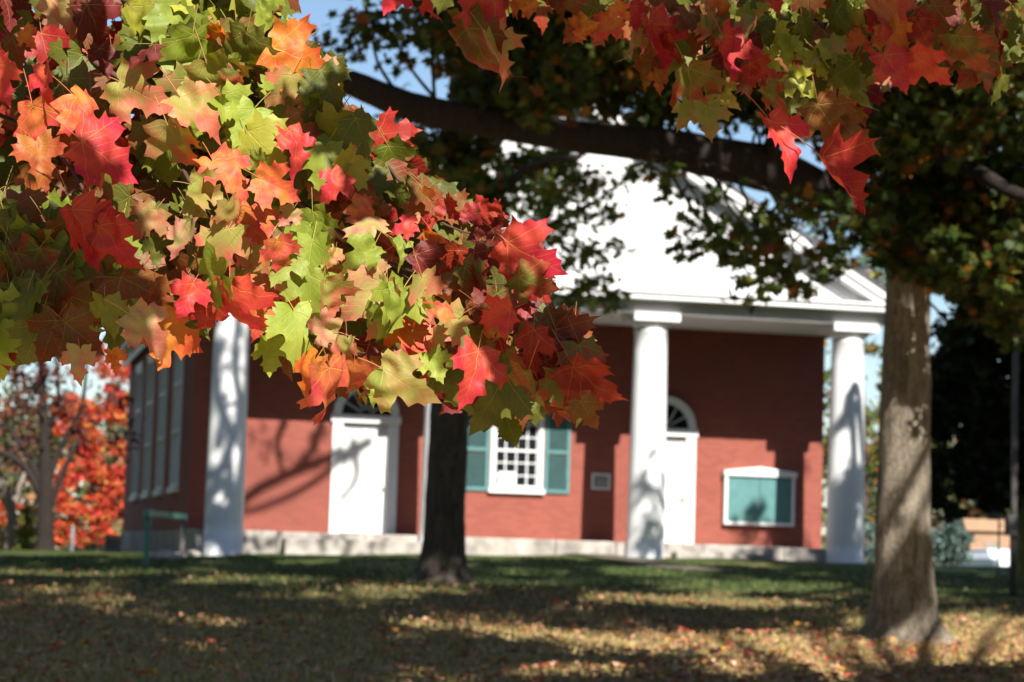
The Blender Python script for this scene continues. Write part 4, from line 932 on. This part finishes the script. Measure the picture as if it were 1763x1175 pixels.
dark_tree_shade()
def side_shade_tree():  # added out of view to block the sky beside the left wall
    r = np.random.default_rng(90); T = empty('maple_tree', (-11, 10, -.6), 'unseen maple added beside the left wall to keep sky light off it', 'tree'); m = MB()
    m.tube([(-11, 10, -1), (-11, 10, 2), (-11.1, 10.1, 5), (-10.9, 10, 9)], [.4, .33, .25, .1], 14, .05); m.build('trunk', M['bark_l'], T, True)
    cl = [((r.uniform(-13, -7), r.uniform(0, 24), r.uniform(.8, 10)), (1.3, 1.8, 1.2), 110) for _ in range(80)]
    shade(T, cl, .5, r, cols=EVER)
side_shade_tree()
# far tree line closing the horizon on both sides
def treeline():
    r = np.random.default_rng(60); cl = []
    for a0, a1, n, h in ((-.25, -.15, 80, 6.5), (.135, .25, 90, 8), (-.5, -.25, 60, 6), (.25, .5, 60, 6)):
        for k in range(n):
            a = r.uniform(a0, a1); d = r.uniform(120, 150); p = CAM + (F0 * math.cos(a) + R0 * math.sin(a)) * d
            cl.append(((p[0], p[1], r.uniform(-2.5, h)), (2.6, 2.6, 2.2), 130))
    near = []
    for k in range(420):                                   # unseen woods added behind and beside the lawn to cut sky light
        if k < 240: sgn = -1 if k % 2 else 1; Z = r.uniform(-25, 62 if sgn < 0 else 46); lat = sgn * r.uniform(15, 21) + (3.0 if sgn > 0 and Z > 40 else 0) * 1.0
        else: Z = r.uniform(-48, -34); lat = r.uniform(-30, 30)
        p = CAM + F0 * Z + R0 * lat; near.append(((p[0], p[1], r.uniform(-.5, 17)), (3.4, 3.4, 2.6), 75))
    cl2 = near
    o = crown_clumps('treeline', None, cl, .55, ([(.10, .12, .04), (.16, .17, .06), (.34, .16, .07), (.26, .12, .07), (.07, .08, .04)], [3, 3, 2, 2, 2]), r, 'tleaf', False)
    tag(o, 'distant mixed green and orange woods behind everything', 'woods', kind='stuff')
    o = crown_clumps('woods', None, cl2, 1.0, DARKG, r, 'needle', False, cull=outside_frame); tag(o, 'unseen woods added round the lawn to cut the sky light', 'woods', kind='stuff')
treeline()

# ------------------------------------------------------------------ small things at the right and left
def pole():
    p = at(1744, 985, 40); p[2] = gz(p[0], p[1]); T = empty('utility_pole', tuple(p), 'slim dark pole rising in front of the dense tree at right', 'pole')
    top = at(1746, 330, 40); m = MB(); m.tube([p - UPZ * .4, p + UPZ * 3, np.array([p[0] + .02, p[1], top[2] + 1])], [.06, .055, .045], 14); m.build('pole', M['wood'], T, True)
    m = MB(); c = at(1741, 905, 40); m.obox(c, (.085, 0, 0), (0, .08, 0), (0, 0, .17)); m.build('meter_box', M['wood'], T, bevel=.01)
pole()
def sign():
    p = at(1719, 978, 46); p[2] = gz(p[0], p[1]); T = empty('road_sign', tuple(p), 'dark sign panel on a thin post seen from behind, left of the slim pole', 'sign')
    t = at(1716, 846, 46); m = MB(); m.tube([p - UPZ * .3, np.array([p[0], p[1], t[2]])], [.018, .018], 8); m.build('post', M['metal'], T, True)
    m = MB(); c = at(1712, 870, 46); m.obox((c[0], p[1] - .03, c[2]), R0 * .11, F0 * .006, (0, 0, .28)); m.build('panel', M['metal'], T, bevel=.004)
sign()
def small_post():
    p = at(123, 962, 58); p[2] = gz(p[0], p[1]); t = at(123, 905, 58)
    m = MB(); m.tube([p - UPZ * .3, p + UPZ * .02, (p[0], p[1], t[2] - .03), (p[0], p[1], t[2])], [.06, .05, .05, .02], 10)
    tag(m.build('post', M['metal'], None, True), 'grey post in the grass in front of the orange maple', 'post')
    p = at(193, 966, 66); p[2] = gz(p[0], p[1]); m = MB(); m.box(p[0] - .22, p[0] + .22, p[1] - .15, p[1] + .15, p[2] - .3, p[2] + .42); m.box(p[0] - .26, p[0] + .26, p[1] - .19, p[1] + .19, p[2] + .423, p[2] + .5)
    tag(m.build('stone_pillar', M['stone'], None, bevel=.02), 'stubby pale stone pillar by the left rear corner of the building', 'pillar')
small_post()
def car():
    p = at(1704, 972, 106); zt = at(1704, 945, 106)[2]; z0 = zt - 1.45
    T = empty('parked_car', (p[0], p[1], z0), 'white car parked far off below the dark tree, mostly hidden by the lawn', 'car')
    def P(u, v, z): q = np.array([p[0], p[1], 0]) + R0 * (u * .35 + v * .94) + F0 * (v * .35 - u * .94); return (q[0], q[1], z0 + z)
    prof = [(-2.1, .3), (-2.15, .75), (-1.6, .92), (-.95, 1.0), (-.4, 1.42), (.9, 1.45), (1.5, 1.05), (2.05, .95), (2.1, .35)]
    m = MB(); n = len(prof); m.v = [P(u, -.85 * (1 if z < 1.1 else .8), z) for u, z in prof] + [P(u, .85 * (1 if z < 1.1 else .8), z) for u, z in prof]
    m.f = [tuple(range(n)), tuple(reversed(range(n, 2 * n)))] + [(i, (i + 1) % n, n + (i + 1) % n, n + i) for i in range(n)]; m.build('body', M['carpaint'], T, bevel=.06)
    m = MB(); m.v = [P(u, v * .9, z) for v in (-.80, -.78) for u, z in ((-.85, 1.04), (-.38, 1.36), (.85, 1.38), (1.35, 1.06))]; m.f = [(0, 1, 2, 3), (7, 6, 5, 4), (0, 4, 5, 1), (1, 5, 6, 2), (2, 6, 7, 3), (3, 7, 4, 0)]; m.v = [(a - F0[0] * .06, b - F0[1] * .06, c) for a, b, c in m.v]; m.build('window', M['glass'], T)
    for u in (-1.3, 1.35):
        for v in (-.86, .86):
            c = np.array(P(u, v, .32)); m = MB(); m.tube([c - F0 * .1, c + F0 * .1], [.32, .32], 20); wh = m.build('wheel', M['tyre'], T)
            m = MB(); m.tube([c - F0 * .11, c + F0 * .11], [.18, .18], 14); m.build('rim', M['rim'], wh)
car()
def shed():
    p = at(1710, 945, 115); zt = at(1710, 908, 115)[2]; T = empty('shed', (p[0], p[1], zt - 2.6), 'small tan shed far behind the white car', 'shed')
    def bx(name, u0, u1, v0, v1, z0, z1, mat, par=T):
        m = MB(); c = np.array([p[0], p[1], zt]) + R0 * (u0 + u1) / 2 + F0 * (v0 + v1) / 2; m.obox((c[0], c[1], zt + (z0 + z1) / 2), R0 * (u1 - u0) / 2, F0 * (v1 - v0) / 2, (0, 0, (z1 - z0) / 2)); return m.build(name, mat, par)
    bx('wall', -1.1, 1.1, 0, 2.5, -4.0, -.2, M['tan']); bx('door', -.4, .4, -.04, -.003, -2.6, -.7, M['bark_pale'])
    m = MB(); c = np.array([p[0], p[1], zt - .2])
    a = [c - R0 * 1.3 - F0 * .2, c + R0 * 1.3 - F0 * .2, c + R0 * 1.3 + F0 * 2.7, c - R0 * 1.3 + F0 * 2.7, c - R0 * 1.3 + F0 * 1.25 + UPZ * .6, c + R0 * 1.3 + F0 * 1.25 + UPZ * .6]
    m.v = [tuple(q) for q in a]; m.f = [(0, 1, 5, 4), (2, 3, 4, 5), (0, 4, 3), (1, 2, 5), (0, 3, 2, 1)]; m.build('roof', M['tan'], T)
shed()

# ------------------------------------------------------------------ fallen leaves and grass
def litter():
    r = np.random.default_rng(70); n = 24000
    u = r.uniform(0, 1, n); Z = 12.5 + 24 * u ** 1.25; lat = r.uniform(-.235, .245, n) * Z; P = CAM[None] + F0 * Z[:, None] + R0 * lat[:, None]
    dens = .5 + .5 * np.sin(P[:, 0] * .9 + 1.3 * np.sin(P[:, 1] * .7)) ; keep = r.uniform(0, 1, n) < (.35 + .65 * dens) * np.clip((41 - Z) / 20, .12, 1) * np.where(lat > -1, 1, .6); P = P[keep]; n = len(P)
    star = np.array([(0, -.4), (.35, -.35), (.5, .1), (.28, .3), (0, .6), (-.28, .3), (-.5, .1), (-.35, -.35)]); K = 8
    a = r.uniform(0, 6.28, n); ca, sa = np.cos(a), np.sin(a); s = r.uniform(.035, .08, n)
    X = star[None, :, 0] * ca[:, None] - star[None, :, 1] * sa[:, None]; Y = star[None, :, 0] * sa[:, None] + star[None, :, 1] * ca[:, None]
    tx, ty = r.normal(0, .45, n), r.normal(0, .45, n); Zz = X * tx[:, None] + Y * ty[:, None]
    V = np.stack([P[:, 0, None] + X * s[:, None], P[:, 1, None] + Y * s[:, None], (gz(P[:, 0], P[:, 1]) + .02 + r.uniform(0, .03, n))[:, None] + np.abs(Zz) * s[:, None]], -1).reshape(-1, 3)
    me = bpy.data.meshes.new('fallen_leaves'); me.from_pydata(V.tolist(), [], [tuple(range(i * K, i * K + K)) for i in range(n)])
    cols = np.array([(.56, .28, .16), (.66, .40, .25), (.66, .13, .08), (.74, .36, .06), (.40, .18, .10), (.58, .44, .18)]); ci = cols[r.choice(6, n, p=[.3, .24, .12, .08, .2, .06])] * r.uniform(.6, 1.25, (n, 1))
    c = np.hstack([np.repeat(ci, K, 0), np.ones((n * K, 1))]); at_ = me.attributes.new('colA', 'FLOAT_COLOR', 'POINT'); at_.data.foreach_set('color', c.astype(np.float32).ravel())
    tag(link('fallen_leaves', me, M['fleaf']), 'brown, orange and red maple leaves fallen over the lawn', 'fallen leaves', kind='stuff')
litter()
def grass():
    r = np.random.default_rng(71); n = 60000
    Z = 12.5 + 35 * r.uniform(0, 1, n) ** 1.5; lat = r.uniform(-.24, .245, n) * Z; P = CAM[None] + F0 * Z[:, None] + R0 * lat[:, None]
    ok = ~((P[:, 1] > -.5) & (P[:, 0] > -.8) & (P[:, 0] < 14)); P = P[ok]; Z = Z[ok]; n = len(P); h = r.uniform(.03, .075, n); wd = .006 + Z * .00025; a = r.uniform(0, 3.14, n); b = r.normal(0, .03, (n, 2))
    g = gz(P[:, 0], P[:, 1]); dx, dy = np.cos(a) * wd, np.sin(a) * wd
    V = np.stack([np.stack([P[:, 0] - dx, P[:, 1] - dy, g - .01], 1), np.stack([P[:, 0] + dx, P[:, 1] + dy, g - .01], 1), np.stack([P[:, 0] + b[:, 0], P[:, 1] + b[:, 1], g + h], 1)], 1).reshape(-1, 3)
    me = bpy.data.meshes.new('grass'); me.from_pydata(V.tolist(), [], [(3 * i, 3 * i + 1, 3 * i + 2) for i in range(n)])
    k = np.clip((P[:, 1] + 30) / 18 + r.normal(0, .3, n), 0, 1)[:, None]; dry = np.array([(.50, .38, .16), (.34, .32, .09), (.64, .45, .24)])[r.integers(0, 3, n)]; grn = np.array([(.06, .10, .028), (.10, .13, .035), (.05, .08, .02)])[r.integers(0, 3, n)]
    c = (dry * (1 - k) + grn * k) * r.uniform(.7, 1.25, (n, 1)); c = np.hstack([np.repeat(c, 3, 0), np.ones((3 * n, 1))]); at_ = me.attributes.new('colA', 'FLOAT_COLOR', 'POINT'); at_.data.foreach_set('color', c.astype(np.float32).ravel())
    tag(link('grass', me, M['fleaf']), 'short mown grass of the lawn', 'grass', kind='stuff')
grass()
